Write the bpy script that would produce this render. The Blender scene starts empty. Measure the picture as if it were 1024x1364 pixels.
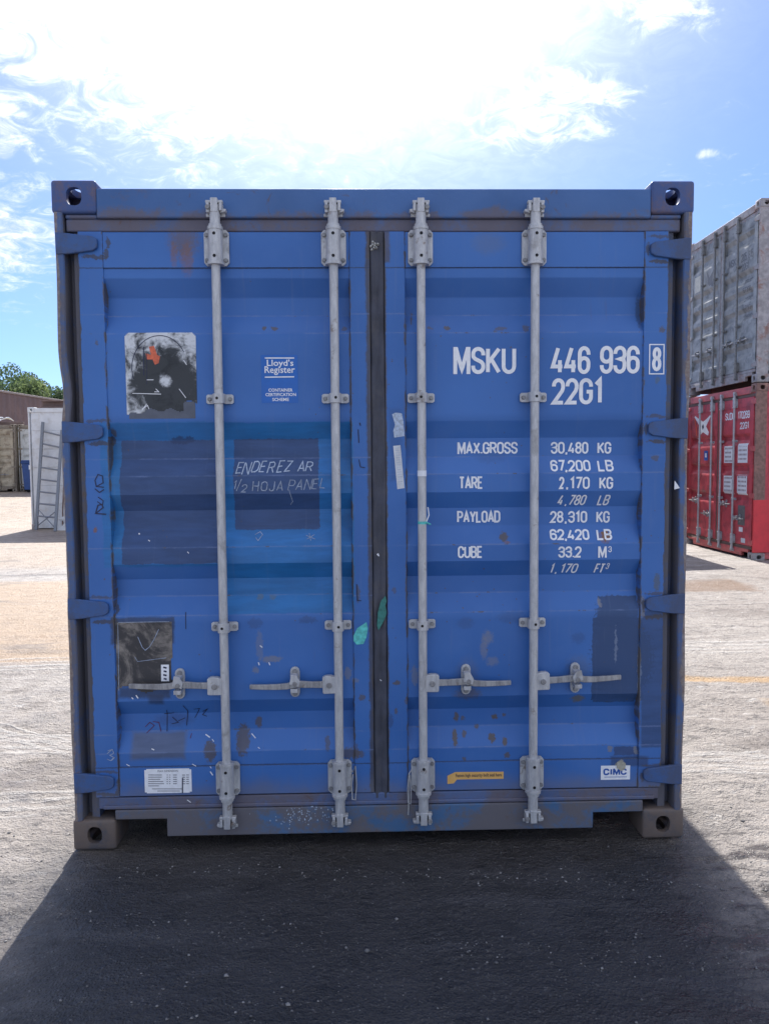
import bpy, bmesh, math, random
import numpy as np
from mathutils import Vector, Matrix
random.seed(7); np.random.seed(7)
S = bpy.context.scene
COL = S.collection
R = math.radians

# ------------------------------------------------------------------ camera
CAM = Vector((1.1652, -2.9847, 1.5232)); PITCH, YAW, ROLL = 0.064036, 0.025419, -0.008013
FPX, CX, CY = 1025.0, 512.0, 682.0
FW = Vector((math.sin(YAW)*math.cos(PITCH), math.cos(YAW)*math.cos(PITCH), -math.sin(PITCH)))
_r = Vector((math.cos(YAW), -math.sin(YAW), 0)); _u = _r.cross(FW)
RT = _r*math.cos(ROLL) + _u*math.sin(ROLL); UP = -_r*math.sin(ROLL) + _u*math.cos(ROLL)
cd = bpy.data.cameras.new('camera'); cam = bpy.data.objects.new('camera', cd); COL.objects.link(cam)
cd.sensor_fit = 'VERTICAL'; cd.sensor_height = 36.0; cd.lens = 36.0*FPX/1364.0
cd.clip_start = 0.05; cd.clip_end = 3000
M = Matrix((RT, UP, -FW)).transposed().to_4x4(); M.translation = CAM
cam.matrix_world = M
S.camera = cam

def at(px, py, v=0.0, axis=1):
    """a point of the photograph carried onto a real plane (axis 1: y = v, axis 2: z = v)"""
    d = FW + RT*((px-CX)/FPX) + UP*((CY-py)/FPX)
    t = (v-CAM[axis])/d[axis]
    return CAM + d*t

# ------------------------------------------------------------------ sun, sky, exposure
SUN_EL, SUN_AZ = R(42), R(-2)          # azimuth from +Y towards +X
SV = Vector((math.sin(SUN_AZ)*math.cos(SUN_EL), math.cos(SUN_AZ)*math.cos(SUN_EL), math.sin(SUN_EL)))
sl = bpy.data.lights.new('sun', 'SUN'); sl.energy = 4.2; sl.angle = R(0.5); sl.color = (1.0, 0.955, 0.89)
so = bpy.data.objects.new('sun', sl); COL.objects.link(so)
so.rotation_euler = SV.to_track_quat('Z', 'Y').to_euler()
S.view_settings.view_transform = 'Standard'
S.view_settings.look = 'None'
S.view_settings.exposure = 1.06
S.view_settings.gamma = 1.0
S.view_settings.use_curve_mapping = False


class NT:
    """small node-tree writer"""
    def __init__(s, tree): s.t = tree; s.cache = {}
    def put(s, sock, v):
        if v is None: return
        if isinstance(v, bpy.types.NodeSocket): s.t.links.new(v, sock)
        else:
            if sock.type == 'RGBA' and len(v) == 3: v = (*v, 1)
            sock.default_value = v
    def new(s, typ, ins=None, **props):
        n = s.t.nodes.new(typ)
        for k, v in props.items(): setattr(n, k, v)
        for k, v in (ins or {}).items(): s.put(n.inputs[k], v)
        return n
    def m(s, op, a, b=None, c=None, clamp=False):
        n = s.new('ShaderNodeMath', {0: a, 1: b, 2: c}, operation=op); n.use_clamp = clamp
        return n.outputs[0]
    def vm(s, op, a, b=None, scale=None):
        n = s.new('ShaderNodeVectorMath', {0: a, 1: b}, operation=op)
        if scale is not None: s.put(n.inputs['Scale'], scale)
        return n.outputs['Value'] if op in ('DOT_PRODUCT', 'LENGTH', 'DISTANCE') else n.outputs[0]
    def noise(s, vec, scale, detail=4.0, rough=0.55, dist=0.0, out=0):
        n = s.new('ShaderNodeTexNoise', {'Vector': vec, 'Scale': float(scale), 'Detail': float(detail),
                                         'Roughness': float(rough), 'Distortion': float(dist)})
        return n.outputs[out]
    def voro(s, vec, scale, feature='F1', out='Distance', rnd=1.0):
        n = s.new('ShaderNodeTexVoronoi', {'Vector': vec, 'Scale': float(scale), 'Randomness': rnd}, feature=feature)
        return n.outputs[out]
    def smooth(s, x, a, b, lo=0.0, hi=1.0):
        n = s.new('ShaderNodeMapRange', {0: x, 1: float(a), 2: float(b), 3: float(lo), 4: float(hi)}, interpolation_type='SMOOTHSTEP')
        return n.outputs[0]
    def mix(s, f, a, b, mode='MIX'):
        n = s.new('ShaderNodeMix', data_type='RGBA', blend_type=mode)
        s.put(n.inputs['Factor'], f); s.put(n.inputs['A'], a) if False else None
        s.put(n.inputs[6], a); s.put(n.inputs[7], b)
        return n.outputs[2]
    def xyz(s, v):
        n = s.new('ShaderNodeSeparateXYZ', {0: v}); return n.outputs
    def comb(s, x, y, z):
        return s.new('ShaderNodeCombineXYZ', {0: x, 1: y, 2: z}).outputs[0]
    def scale(s, v, xs, ys, zs): return s.vm('MULTIPLY', v, (xs, ys, zs))
    def bump(s, h, strength=0.3, dist=0.01, normal=None):
        n = s.new('ShaderNodeBump', {'Height': h, 'Strength': strength, 'Distance': dist})
        if normal is not None: s.put(n.inputs['Normal'], normal)
        return n.outputs[0]


world = bpy.data.worlds.new('World'); S.world = world; world.use_nodes = True
wt = world.node_tree; wt.nodes.clear(); w = NT(wt)
sky = w.new('ShaderNodeTexSky', sky_type='NISHITA', sun_disc=False)
sky.sun_elevation = SUN_EL; sky.sun_rotation = SUN_AZ; sky.altitude = 50; sky.air_density = 1.0; sky.dust_density = 0.3; sky.ozone_density = 2.0
tc = w.new('ShaderNodeTexCoord'); D = w.vm('NORMALIZE', tc.outputs['Generated'])
dx, dy, dz = w.xyz(D)[:3]
az = w.m('ARCTAN2', dx, dy); el = w.m('ARCSINE', dz)
den = w.m('ADD', w.m('MAXIMUM', dz, 0.0), 0.16)
P2 = w.comb(w.m('DIVIDE', dx, den), w.m('DIVIDE', dy, den), 0.0)
def blob(a0, e0, ra, re, soft0=1.0, soft1=0.2):
    """a cloud bank: an ellipse of the sky in azimuth and elevation (degrees)"""
    x = w.m('DIVIDE', w.m('SUBTRACT', az, R(a0)), R(ra)); y = w.m('DIVIDE', w.m('SUBTRACT', el, R(e0)), R(re))
    d = w.m('SQRT', w.m('ADD', w.m('MULTIPLY', x, x), w.m('MULTIPLY', y, y)))
    return w.smooth(d, soft0, soft1)
n1 = w.noise(P2, 1.7, 7, 0.58, 0.25); n2 = w.noise(P2, 12.0, 9, 0.68, 0.9)
nn = w.m('ADD', w.m('MULTIPLY', n1, 0.45), w.m('MULTIPLY', n2, 0.55))
bank = w.m('MAXIMUM', w.m('MAXIMUM', blob(-14, 33, 25, 20), w.m('MULTIPLY', blob(14.5, 23.4, 9.0, 4.6), 0.86)),
           w.m('MAXIMUM', w.m('MULTIPLY', blob(21, 29.2, 6, 4.0), 0.95), w.m('MULTIPLY', blob(-26.5, 21, 8, 5), 0.8)))
bank = w.m('MAXIMUM', bank, w.m('MULTIPLY', blob(11.0, 30.5, 8, 4.6), 0.80))
bank = w.m('MAXIMUM', bank, w.m('MULTIPLY', blob(23.6, 19.7, 1.3, 0.45), 0.62))
bank = w.m('MAXIMUM', bank, w.m('MULTIPLY', blob(-30, 15, 16, 9), 0.80))
dens = w.smooth(w.m('ADD', bank, w.m('MULTIPLY', w.m('SUBTRACT', nn, 0.5), 4.2)), 0.34, 1.42)
# thin veil of cloud round the sun scatters light forward
cs = w.vm('DOT_PRODUCT', D, tuple(SV))
ang = w.m('ARCCOSINE', w.m('MINIMUM', cs, 0.9999))
veil = w.m('POWER', w.smooth(ang, R(42), R(5)), 2.4)
hi = w.m('ADD', 5.6, w.m('MULTIPLY', veil, 14.0))
cshade = w.smooth(n2, 0.35, 0.68, 0.78, 1.12)
cloud = w.new('ShaderNodeVectorMath', {0: (0.97, 1.0, 1.05)}, operation='SCALE'); w.put(cloud.inputs['Scale'], w.m('MULTIPLY', hi, cshade))
blue_air = w.vm('MULTIPLY', sky.outputs[0], (0.36, 0.48, 0.76))
back = w.m('MULTIPLY', w.smooth(dy, 0.25, -0.25), w.smooth(n1, 0.40, 0.60))   # unseen bright clouds behind the camera, added as white fill light
fill_bank = w.m('MULTIPLY', back, w.smooth(dz, 0.02, 0.2))
haze_air = w.m('MULTIPLY', w.smooth(ang, R(52), R(12)), 0.36)     # wide pale haze on the sunward side
blue_air = w.mix(haze_air, blue_air, (3.9, 4.3, 4.9))
skyc = w.mix(w.m('MULTIPLY', veil, 0.85), blue_air, cloud.outputs[0])
skyc = w.mix(w.m('MULTIPLY', fill_bank, 0.85), skyc, (7.6, 7.5, 7.4))
skyc = w.mix(w.m('MULTIPLY', dens, 0.92), skyc, cloud.outputs[0])
bg = w.new('ShaderNodeBackground', {'Color': skyc, 'Strength': 0.11})
wo = w.new('ShaderNodeOutputWorld'); wt.links.new(bg.outputs[0], wo.inputs[0])

# ------------------------------------------------------------------ materials
def mk(name, rough=0.5, metal=0.0, spec=0.5):
    mt = bpy.data.materials.new(name); mt.use_nodes = True
    b = mt.node_tree.nodes['Principled BSDF']
    b.inputs['Roughness'].default_value = rough; b.inputs['Metallic'].default_value = metal
    b.inputs['Specular IOR Level'].default_value = spec
    return mt, NT(mt.node_tree), b
def objc(n): return n.new('ShaderNodeTexCoord').outputs['Object']

def plain(name, col, rough=0.5, metal=0.0, var=0.12, sc=30, dirt=None, dirt_amt=0.5, bump=0.0):
    mt, n, b = mk(name, rough, metal)
    o = objc(n); f = n.noise(o, sc, 5, 0.6)
    c = n.mix(n.smooth(f, 0.3, 0.7), tuple(x*(1-var) for x in col), tuple(min(1, x*(1+var)) for x in col))
    if dirt:
        g = n.noise(o, 6, 6, 0.65, 0.4)
        c = n.mix(n.m('MULTIPLY', n.smooth(g, 0.48, 0.66), dirt_amt), c, dirt)
    n.put(b.inputs['Base Color'], c)
    n.put(b.inputs['Roughness'], n.smooth(f, 0.2, 0.8, rough-0.08, rough+0.1))
    if bump: n.put(b.inputs['Normal'], n.bump(f, bump, 0.004))
    return mt

def paint_patches(n, o, base, boxes=(), blots=(), warp=0.018, wscale=14):
    """repainted areas and worn spots of their own shape, laid in the panel's own coordinates"""
    x, _, z = n.xyz(o)[:3]
    flat = n.comb(x, 0.0, z)
    wa = n.new('ShaderNodeTexNoise', {'Vector': flat, 'Scale': float(wscale), 'Detail': 4.0}).outputs['Color']
    wx, _, wz = n.xyz(wa)[:3]
    def off(v, wv, k): return n.m('ADD', v, n.m('MULTIPLY', n.m('SUBTRACT', wv, 0.5), k))
    x1, z1 = off(x, wx, warp), off(z, wz, warp)
    col = base
    fr = n.m('MULTIPLY', n.m('SUBTRACT', n.noise(flat, 70, 5, 0.7), 0.5), 0.016)
    roll = n.smooth(n.noise(n.scale(flat, 5, 1, 26), 1, 5, 0.65, 0.4), 0.3, 0.7, 0.86, 1.16)
    for (cx, cz, hx, hz, soft, c, st) in boxes:
        cv = n.new('ShaderNodeVectorMath', {0: c}, operation='SCALE'); n.put(cv.inputs['Scale'], roll); c = cv.outputs[0]
        ax = n.m('SUBTRACT', n.m('ABSOLUTE', n.m('SUBTRACT', x1, cx)), hx)
        azz = n.m('SUBTRACT', n.m('ABSOLUTE', n.m('SUBTRACT', z1, cz)), hz)
        col = n.mix(n.m('MULTIPLY', n.smooth(n.m('ADD', n.m('MAXIMUM', ax, azz), fr), soft, -soft), st), col, c)
    wb = n.new('ShaderNodeTexNoise', {'Vector': flat, 'Scale': 60.0, 'Detail': 4.0, 'Roughness': 0.7}).outputs['Color']
    bx, _, bz = n.xyz(wb)[:3]
    x2, z2 = off(x1, bx, 0.03), off(z1, bz, 0.03)
    rag = n.m('MULTIPLY', n.m('SUBTRACT', n.noise(flat, 95, 5, 0.75), 0.45), 3.2)
    for (cx, cz, hx, hz, soft, c, st) in blots:
        ux = n.m('DIVIDE', n.m('SUBTRACT', x2, cx), hx); uz = n.m('DIVIDE', n.m('SUBTRACT', z2, cz), hz)
        d = n.m('ADD', n.m('ADD', n.m('MULTIPLY', ux, ux), n.m('MULTIPLY', uz, uz)), rag)
        col = n.mix(n.m('MULTIPLY', n.smooth(d, 1+soft, 1-soft), st), col, c)
    return col

def pbox(x0, y0, x1, y1, c, st=1.0, soft=0.002):
    a, b = at(x0, y1, 0.02), at(x1, y0, 0.02)
    return ((a.x+b.x)/2, (a.z+b.z)/2, abs(b.x-a.x)/2, abs(b.z-a.z)/2, soft, c, st)
def pblot(px, py, rx, ry, c, st=0.8, soft=0.28):
    a = at(px, py, 0.02); k = 2.97/1025
    return (a.x, a.z, rx*k, ry*k, soft, c, st)

BLUE = (0.050, 0.122, 0.420)
RUST = (0.100, 0.080, 0.062); RUST2 = (0.21, 0.10, 0.055); GREY = (0.19, 0.20, 0.24); NAVY = (0.034, 0.068, 0.175)
TEAL = (0.016, 0.148, 0.385); WHITE = (0.74, 0.76, 0.78)

def blue_paint(name, boxes, blots, seed):
    mt, n, b = mk(name, 0.42, 0.0, 0.45)
    o = objc(n)
    os_ = n.vm('ADD', o, (seed*3.1, 0, seed*1.7))
    big = n.noise(os_, 1.6, 3, 0.5); med = n.noise(os_, 9, 5, 0.6); fine = n.noise(os_, 120, 4, 0.6)
    c = n.mix(n.smooth(big, 0.3, 0.7), (0.033, 0.126, 0.385), (0.047, 0.158, 0.455))
    c = n.mix(n.m('MULTIPLY', n.smooth(med, 0.45, 0.75), 0.35), c, (0.068, 0.165, 0.43))
    c = paint_patches(n, o, c, boxes, blots)
    # chalky vertical run-off, scuffs
    st = n.noise(n.scale(os_, 38, 1, 2.2), 1, 5, 0.6)
    c = n.mix(n.m('MULTIPLY', n.smooth(st, 0.56, 0.76), 0.16), c, (0.17, 0.21, 0.33))
    sc = n.noise(n.scale(os_, 9, 1, 30), 1, 6, 0.7, 1.2)
    c = n.mix(n.m('MULTIPLY', n.smooth(sc, 0.68, 0.76), 0.28), c, (0.028, 0.055, 0.16))
    z = n.xyz(o)[2]; sw = n.m('MULTIPLY', n.m('SUBTRACT', fine, 0.5), 0.006)
    def seam(zc, w_): return n.smooth(n.m('ABSOLUTE', n.m('ADD', n.m('SUBTRACT', z, zc), sw)), w_, w_*0.3)
    for zc in (2.268, 0.328): c = n.mix(n.m('MULTIPLY', seam(zc, .0035), .75), c, (0.03, 0.045, 0.09))
    folds = None
    for zc in (2.022, 1.477, 1.199, 0.931, 0.384, 1.544, 0.460, 1.003, 2.094):
        folds = seam(zc, .004) if folds is None else n.m('MAXIMUM', folds, seam(zc, .004))
    c = n.mix(n.m('MULTIPLY', folds, n.smooth(med, .40, .62, 0.06, .5)), c, (0.16, 0.22, 0.40))
    c = n.mix(n.m('MULTIPLY', n.m('MULTIPLY', folds, n.smooth(n.noise(os_, 22, 5, .7), .60, .66)), .8), c, RUST)
    # chipped edges of the door frame
    x_ = n.xyz(o)[0]; eg = None
    for xe in ((.090, .183, 1.115, 1.192) if seed == 1 else (1.249, 1.327, 2.252, 2.346)):
        e_ = n.smooth(n.m('ABSOLUTE', n.m('SUBTRACT', x_, xe)), .013, .001); eg = e_ if eg is None else n.m('MAXIMUM', eg, e_)
    en = n.noise(n.scale(os_, 45, 1, 12), 1, 6, 0.72)
    c = n.mix(n.m('MULTIPLY', n.smooth(n.m('ADD', n.m('MULTIPLY', eg, .30), en), .74, .84), .85), c, (0.085, 0.075, 0.07))
    # rust weeping downwards
    wp = n.m('MULTIPLY', n.smooth(n.noise(n.scale(os_, 30, 1, 1.3), 1, 4, .6), .66, .74), n.smooth(n.noise(os_, 2.3, 4, .6), .50, .62))
    c = n.mix(n.m('MULTIPLY', wp, .38), c, (0.14, 0.09, 0.07))
    # tiny chips
    v = n.voro(n.vm('ADD', o, n.vm('SCALE', n.new('ShaderNodeTexNoise', {'Vector': o, 'Scale': 90.0}).outputs['Color'], None, 0.012)), 26)
    chip = n.m('MULTIPLY', n.smooth(v, 0.10, 0.05), n.smooth(n.noise(os_, 3.1, 3, 0.6), 0.50, 0.60))
    c = n.mix(n.m('MULTIPLY', chip, 0.8), c, RUST)
    # grime creeping up from the sill
    z = n.xyz(o)[2]
    g = n.smooth(n.m('ADD', z, n.m('MULTIPLY', n.m('SUBTRACT', med, 0.5), 0.16)), 0.30, 0.19)
    c = n.mix(n.m('MULTIPLY', g, 0.55), c, (0.17, 0.165, 0.18))
    n.put(b.inputs['Base Color'], c)
    n.put(b.inputs['Roughness'], n.smooth(med, 0.25, 0.75, 0.36, 0.58))
    h = n.m('ADD', n.m('MULTIPLY', fine, 0.25), n.m('MULTIPLY', n.noise(os_, 14, 3, 0.5), 1.0))
    n.put(b.inputs['Normal'], n.bump(h, 0.10, 0.008))
    return mt

left_boxes = [pbox(292, 562, 470, 818, TEAL, 0.85, 0.003), pbox(140, 562, 300, 756, TEAL, 0.7, 0.004),
              pbox(150, 590, 166, 740, (0.02, 0.15, 0.36), 0.6, 0.012), pbox(296, 588, 314, 745, (0.02, 0.15, 0.40), 0.6, 0.01),
              pbox(420, 590, 446, 790, (0.03, 0.17, 0.46), 0.45, 0.015), pbox(300, 708, 440, 748, (0.03, 0.17, 0.46), 0.45, 0.01),
              pbox(163, 586, 287, 752, NAVY, 0.92, 0.0015), pbox(312, 584, 424, 707, NAVY, 0.92, 0.0015),
              pbox(175, 978, 246, 1012, (0.095, 0.12, 0.19), 0.85, 0.012),
              pbox(160, 915, 228, 930, (0.03, 0.045, 0.09), 0.75, 0.01), pbox(198, 925, 218, 938, (0.03, 0.045, 0.09), 0.7, 0.01),
              pbox(149, 822, 232, 858, (0.03, 0.045, 0.09), 0.8, 0.006)]
left_blots = [pblot(280, 1002, 9, 15, RUST, 0.8), pblot(323, 988, 10, 22, RUST, 0.8), pblot(343, 966, 5, 10, RUST, 0.75),
              pblot(362, 877, 15, 5, GREY, 0.7), pblot(346, 860, 5, 22, GREY, 0.4), pblot(341, 893, 5, 5, GREY, 0.6),
              pblot(365, 437, 5, 3, RUST, 0.8), pblot(352, 437, 3, 3, RUST, 0.8), pblot(459, 437, 4, 3, RUST, 0.6),
              pblot(245, 322, 20, 22, (0.13, 0.10, 0.10), 0.7, 0.8), pblot(250, 345, 8, 22, RUST2, 0.55, 0.8), pblot(233, 340, 5, 16, RUST2, 0.45, 0.8),
              pblot(468, 1003, 20, 8, RUST, 0.7), pblot(482, 928, 4, 5, RUST, 0.7), pblot(475, 1000, 5, 12, RUST, 0.5),
              pblot(436, 992, 4, 10, RUST, 0.6), pblot(345, 797, 5, 4, (0.10, 0.14, 0.17), 0.6), pblot(362, 797, 5, 4, (0.10, 0.14, 0.17), 0.6),
              pblot(128, 706, 3, 3, RUST2, 0.8), pblot(130, 456, 2, 5, RUST, 0.6), pblot(477, 790, 3, 12, RUST, 0.6),
              pblot(463, 897, 5, 10, GREY, 0.6), pblot(473, 907, 6, 4, GREY, 0.5), pblot(410, 826, 14, 5, NAVY, 0.5), pblot(340, 830, 12, 8, NAVY, 0.4),
              pblot(240, 586, 18, 5, (0.02, 0.04, 0.11), 0.7), pblot(230, 962, 26, 10, (0.04, 0.06, 0.16), 0.4, 0.9)]
right_boxes = [pbox(788, 822, 856, 934, (0.028, 0.068, 0.175), 0.97, 0.0015), pbox(797, 795, 850, 824, (0.028, 0.068, 0.175), 0.97, 0.0015),
               pbox(852, 812, 886, 995, (0.032, 0.076, 0.20), 0.9, 0.004), pbox(791, 932, 846, 938, (0.034, 0.08, 0.2), 0.95, 0.0015),
               pbox(817, 994, 850, 1006, NAVY, 0.9, 0.0015), pbox(812, 1006, 862, 1021, NAVY, 0.8, 0.006),
               pbox(520, 545, 534, 640, NAVY, 0.35, 0.01)]
right_boxes.append(pbox(511, 306, 512.6, 1058, (0.06, 0.062, 0.08), 0.9, 0.005))
right_boxes.append(pbox(511, 590, 515.5, 640, (0.07, 0.068, 0.08), 0.85, 0.005))
left_boxes.append(pbox(493.6, 306, 495, 1058, (0.06, 0.062, 0.08), 0.9, 0.005))
left_boxes.append(pbox(488, 308, 495, 345, (0.08, 0.07, 0.08), 0.8, 0.006))
right_boxes.append(pbox(510, 308, 519, 350, (0.08, 0.07, 0.08), 0.8, 0.006))
right_edge = [pblot(829, 876, 45, 56, (0.028, 0.068, 0.175), 0.97, 0.10), pblot(815, 815, 24, 22, (0.028, 0.068, 0.175), 0.97, 0.10)]
right_blots = [pblot(606, 985, 4, 12, RUST, 0.9), pblot(609, 958, 4, 6, RUST, 0.85), pblot(618, 960, 3, 3, RUST, 0.7), pblot(619, 980, 3, 5, RUST, 0.8),
               pblot(661, 958, 5, 5, RUST, 0.9), pblot(655, 984, 5, 6, RUST, 0.9), pblot(672, 989, 4, 6, RUST, 0.9), pblot(635, 971, 3, 4, RUST, 0.8),
               pblot(673, 956, 3, 3, RUST, 0.8), pblot(675, 1006, 4, 4, RUST, 0.8), pblot(618, 1010, 2, 3, RUST, 0.7),
               pblot(671, 715, 6, 7, RUST, 0.85), pblot(676, 722, 4, 3, RUST2, 0.6), pblot(808, 714, 7, 7, RUST2, 0.97), pblot(806, 716, 9, 9, RUST2, 0.4),
               pblot(595, 437, 4, 4, RUST, 0.8), pblot(573, 437, 4, 2, RUST, 0.6), pblot(668, 437, 9, 3, RUST, 0.6), pblot(700, 437, 5, 6, RUST, 0.6), pblot(660, 441, 3, 2, RUST, 0.6),
               pblot(649, 848, 7, 10, GREY, 0.6, 0.8), pblot(644, 862, 5, 14, GREY, 0.55, 0.8), pblot(655, 880, 8, 7, GREY, 0.5, 0.8),
               pblot(623, 924, 18, 8, RUST, 0.6, 0.8), pblot(622, 895, 15, 20, (0.10, 0.13, 0.22), 0.4, 0.9), pblot(770, 932, 9, 6, (0.14, 0.13, 0.08), 0.8, 0.7),
               pblot(770, 890, 17, 18, (0.10, 0.13, 0.2), 0.4, 0.9), pblot(528, 909, 6, 4, RUST, 0.8), pblot(541, 933, 3, 5, RUST, 0.7), pblot(527, 946, 3, 4, RUST, 0.7),
               pblot(552, 900, 5, 14, GREY, 0.55), pblot(483, 930, 3, 5, RUST, 0.7), pblot(525, 785, 3, 5, RUST, 0.5), pblot(520, 960, 4, 10, NAVY, 0.6),
               pblot(880, 439, 5, 4, RUST, 0.7), pblot(874, 507, 4, 5, (0.08, 0.13, 0.2), 0.7), pblot(871, 610, 6, 4, RUST, 0.6), pblot(873, 775, 5, 14, (0.09, 0.11, 0.13), 0.7),
               pblot(855, 808, 4, 16, GREY, 0.8), pblot(798, 804, 3, 7, GREY, 0.8), pblot(820, 860, 2, 26, (0.20, 0.25, 0.36), 0.6, 0.3), pblot(850, 905, 2, 50, (0.18, 0.23, 0.32), 0.6, 0.3),
               pblot(548, 424, 2, 8, RUST, 0.7), pblot(650, 325, 22, 14, (0.10, 0.15, 0.28), 0.5, 0.9), pblot(853, 415, 4, 24, (0.03, 0.05, 0.10), 0.6, 0.6),  # last blot here paints the shade at a groove's end beside the stile
               pblot(825, 1017, 7, 6, (0.33, 0.32, 0.27), 0.85), pblot(812, 997, 4, 4, GREY, 0.8), pblot(846, 1000, 3, 6, GREY, 0.8),
               pblot(680, 822, 20, 9, NAVY, 0.35, 0.8), pblot(620, 830, 12, 8, NAVY, 0.35, 0.8), pblot(770, 850, 10, 8, NAVY, 0.35, 0.8), pblot(655, 608, 22, 9, NAVY, 0.25, 0.8)]
for y0, y1 in ((308, 341), (563, 589), (797, 826), (1029, 1056)): left_blots += [pblot(x, y, 3.0, 7, (0.05, 0.055, 0.08), 0.85) for x, y in ((145+(y0-308)*.02, (y0+y1)/2), (143+(y0-308)*.02, y1-2))] + [pblot(128+(y0-308)*.025, y1+2, 17, 3, (0.05, 0.055, 0.08), 0.85), pblot(125+(y0-308)*.025, y0-2, 18, 2.4, (0.07, 0.07, 0.09), 0.7)]
for y0, y1 in ((318, 347), (557, 586), (792, 819), (1020, 1046)): right_blots += [pblot(862-(y0-308)*.012, (y0+y1)/2, 3.0, 9, (0.05, 0.055, 0.08), 0.8), pblot(877-(y0-308)*.014, y1+2, 16, 3, (0.06, 0.055, 0.06), 0.85), pblot(878-(y0-308)*.014, y0-2, 16, 2.4, (0.07, 0.065, 0.08), 0.7)]
M_right = blue_paint('blue door paint with rust chips', right_boxes, right_edge+right_blots, 2)
M_left = blue_paint('blue door paint with repainted areas', left_boxes, left_blots, 1)

def frame_paint(name, blue, dirt, rust, amount, zr=None, edge=False):
    mt, n, b = mk(name, 0.55, 0.0, 0.4)
    o = objc(n)
    med = n.noise(o, 5, 6, 0.65, 0.5); fine = n.noise(o, 60, 5, 0.65); big = n.noise(o, 2, 2)
    c = n.mix(n.smooth(big, 0.3, 0.7), tuple(x*0.86 for x in blue), tuple(x*1.12 for x in blue))
    d = n.m('ADD', n.m('MULTIPLY', med, 0.75), n.m('MULTIPLY', fine, 0.25))
    if zr:   # grime thicker between two heights of the piece
        z = n.xyz(o)[2]
        d = n.m('ADD', d, n.m('SUBTRACT', n.m('MULTIPLY', n.smooth(z, zr[0], zr[1]), zr[2]), 0.0))
    c = n.mix(n.m('MULTIPLY', n.smooth(d, 0.62-amount*0.3, 0.78-amount*0.3), 0.85), c, dirt)
    rr = n.noise(n.vm('ADD', o, (4, 2, 9)), 11, 6, 0.7, 0.8)
    c = n.mix(n.m('MULTIPLY', n.smooth(rr, 0.60, 0.70), 0.7), c, rust)
    if edge:   # paint knocked off the outer edges of the posts
        x = n.xyz(o)[0]; dm_ = n.m('MINIMUM', x, n.m('SUBTRACT', 2.438, x))
        k = n.m('ADD', n.smooth(dm_, 0.034, 0.008), n.m('MULTIPLY', n.m('SUBTRACT', n.noise(n.scale(o, 20, 20, 5), 1, 6, 0.7), 0.5), 3.0))
        c = n.mix(n.m('MULTIPLY', n.smooth(k, 0.45, 0.75), 0.85), c, n.mix(n.smooth(fine, .35, .65), (0.19, 0.13, 0.10), (0.27, 0.24, 0.22)))
    n.put(b.inputs['Base Color'], c); n.put(b.inputs['Roughness'], n.smooth(med, 0.3, 0.7, 0.45, 0.75))
    n.put(b.inputs['Normal'], n.bump(n.m('ADD', fine, med), 0.18, 0.005))
    return mt
FADED = (0.062, 0.125, 0.33)
M_header = frame_paint('faded blue header paint', (0.060, 0.142, 0.34), (0.13, 0.12, 0.15), (0.11, 0.08, 0.075), 0.05, (2.51, 2.455, 0.20))
M_band = frame_paint('brown grimed band paint', (0.085, 0.13, 0.26), (0.13, 0.115, 0.135), (0.13, 0.085, 0.07), 0.75)
M_post = frame_paint('worn blue post paint', (0.055, 0.115, 0.27), (0.12, 0.115, 0.13), (0.14, 0.09, 0.062), 0.7, None, True)
M_recess = frame_paint('grey brown recess paint', (0.060, 0.10, 0.21), (0.13, 0.12, 0.125), (0.14, 0.10, 0.08), 0.85)
M_sill = frame_paint('scuffed blue sill paint', (0.060, 0.14, 0.28), (0.14, 0.12, 0.115), (0.125, 0.082, 0.062), 0.80)
M_castT = frame_paint('worn casting paint', (0.055, 0.10, 0.26), (0.14, 0.11, 0.14), (0.16, 0.12, 0.14), 0.6)
M_castB = frame_paint('bare rusty casting', (0.085, 0.088, 0.105), (0.15, 0.115, 0.095), (0.13, 0.075, 0.05), 0.9)
M_hinge = frame_paint('blue hinge paint', (0.042, 0.108, 0.29), (0.065, 0.085, 0.15), RUST, 0.7)

def steel(name, lo, hi):
    mt, n, b = mk(name, 0.5, 0.35, 0.5)
    rnd = n.new('ShaderNodeObjectInfo').outputs['Random']; o = n.vm('ADD', objc(n), n.comb(n.m('MULTIPLY', rnd, 7.0), n.m('MULTIPLY', rnd, 5.0), n.m('MULTIPLY', rnd, 9.0)))
    a = n.noise(n.scale(o, 60, 60, 14), 1, 6, 0.7); g = n.noise(o, 7, 6, 0.7, 0.6); v = n.voro(o, 160)
    c = n.mix(n.smooth(a, 0.3, 0.7), lo, hi)
    c = n.mix(n.m('MULTIPLY', n.smooth(g, 0.56, 0.7), 0.5), c, (0.20, 0.19, 0.18))
    c = n.mix(n.m('MULTIPLY', n.smooth(n.noise(n.vm('ADD', o, (3, 7, 1)), 16, 5, 0.7), 0.61, 0.70), 0.65), c, (0.17, 0.115, 0.08))
    n.put(b.inputs['Base Color'], c); n.put(b.inputs['Roughness'], n.smooth(v, 0.0, 0.8, 0.42, 0.66))
    n.put(b.inputs['Normal'], n.bump(a, 0.15, 0.003))
    return mt
M_steel = steel('galvanised steel', (0.40, 0.41, 0.43), (0.56, 0.57, 0.58))
M_bolt = steel('dull bolt steel', (0.20, 0.20, 0.21), (0.30, 0.30, 0.30))
M_handle = steel('worn handle steel', (0.22, 0.22, 0.23), (0.42, 0.42, 0.42))
M_gasket = plain('dirty rubber gasket', (0.060, 0.066, 0.090), 0.75, 0, 0.25, 9, (0.10, 0.095, 0.10), 0.6, 0.2)
M_hole = plain('dark hole', (0.012, 0.012, 0.014), 0.9)
M_white = plain('white lettering paint', (0.80, 0.82, 0.85), 0.55, 0, 0.05, 60, (0.50, 0.54, 0.62), 0.35)
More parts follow.
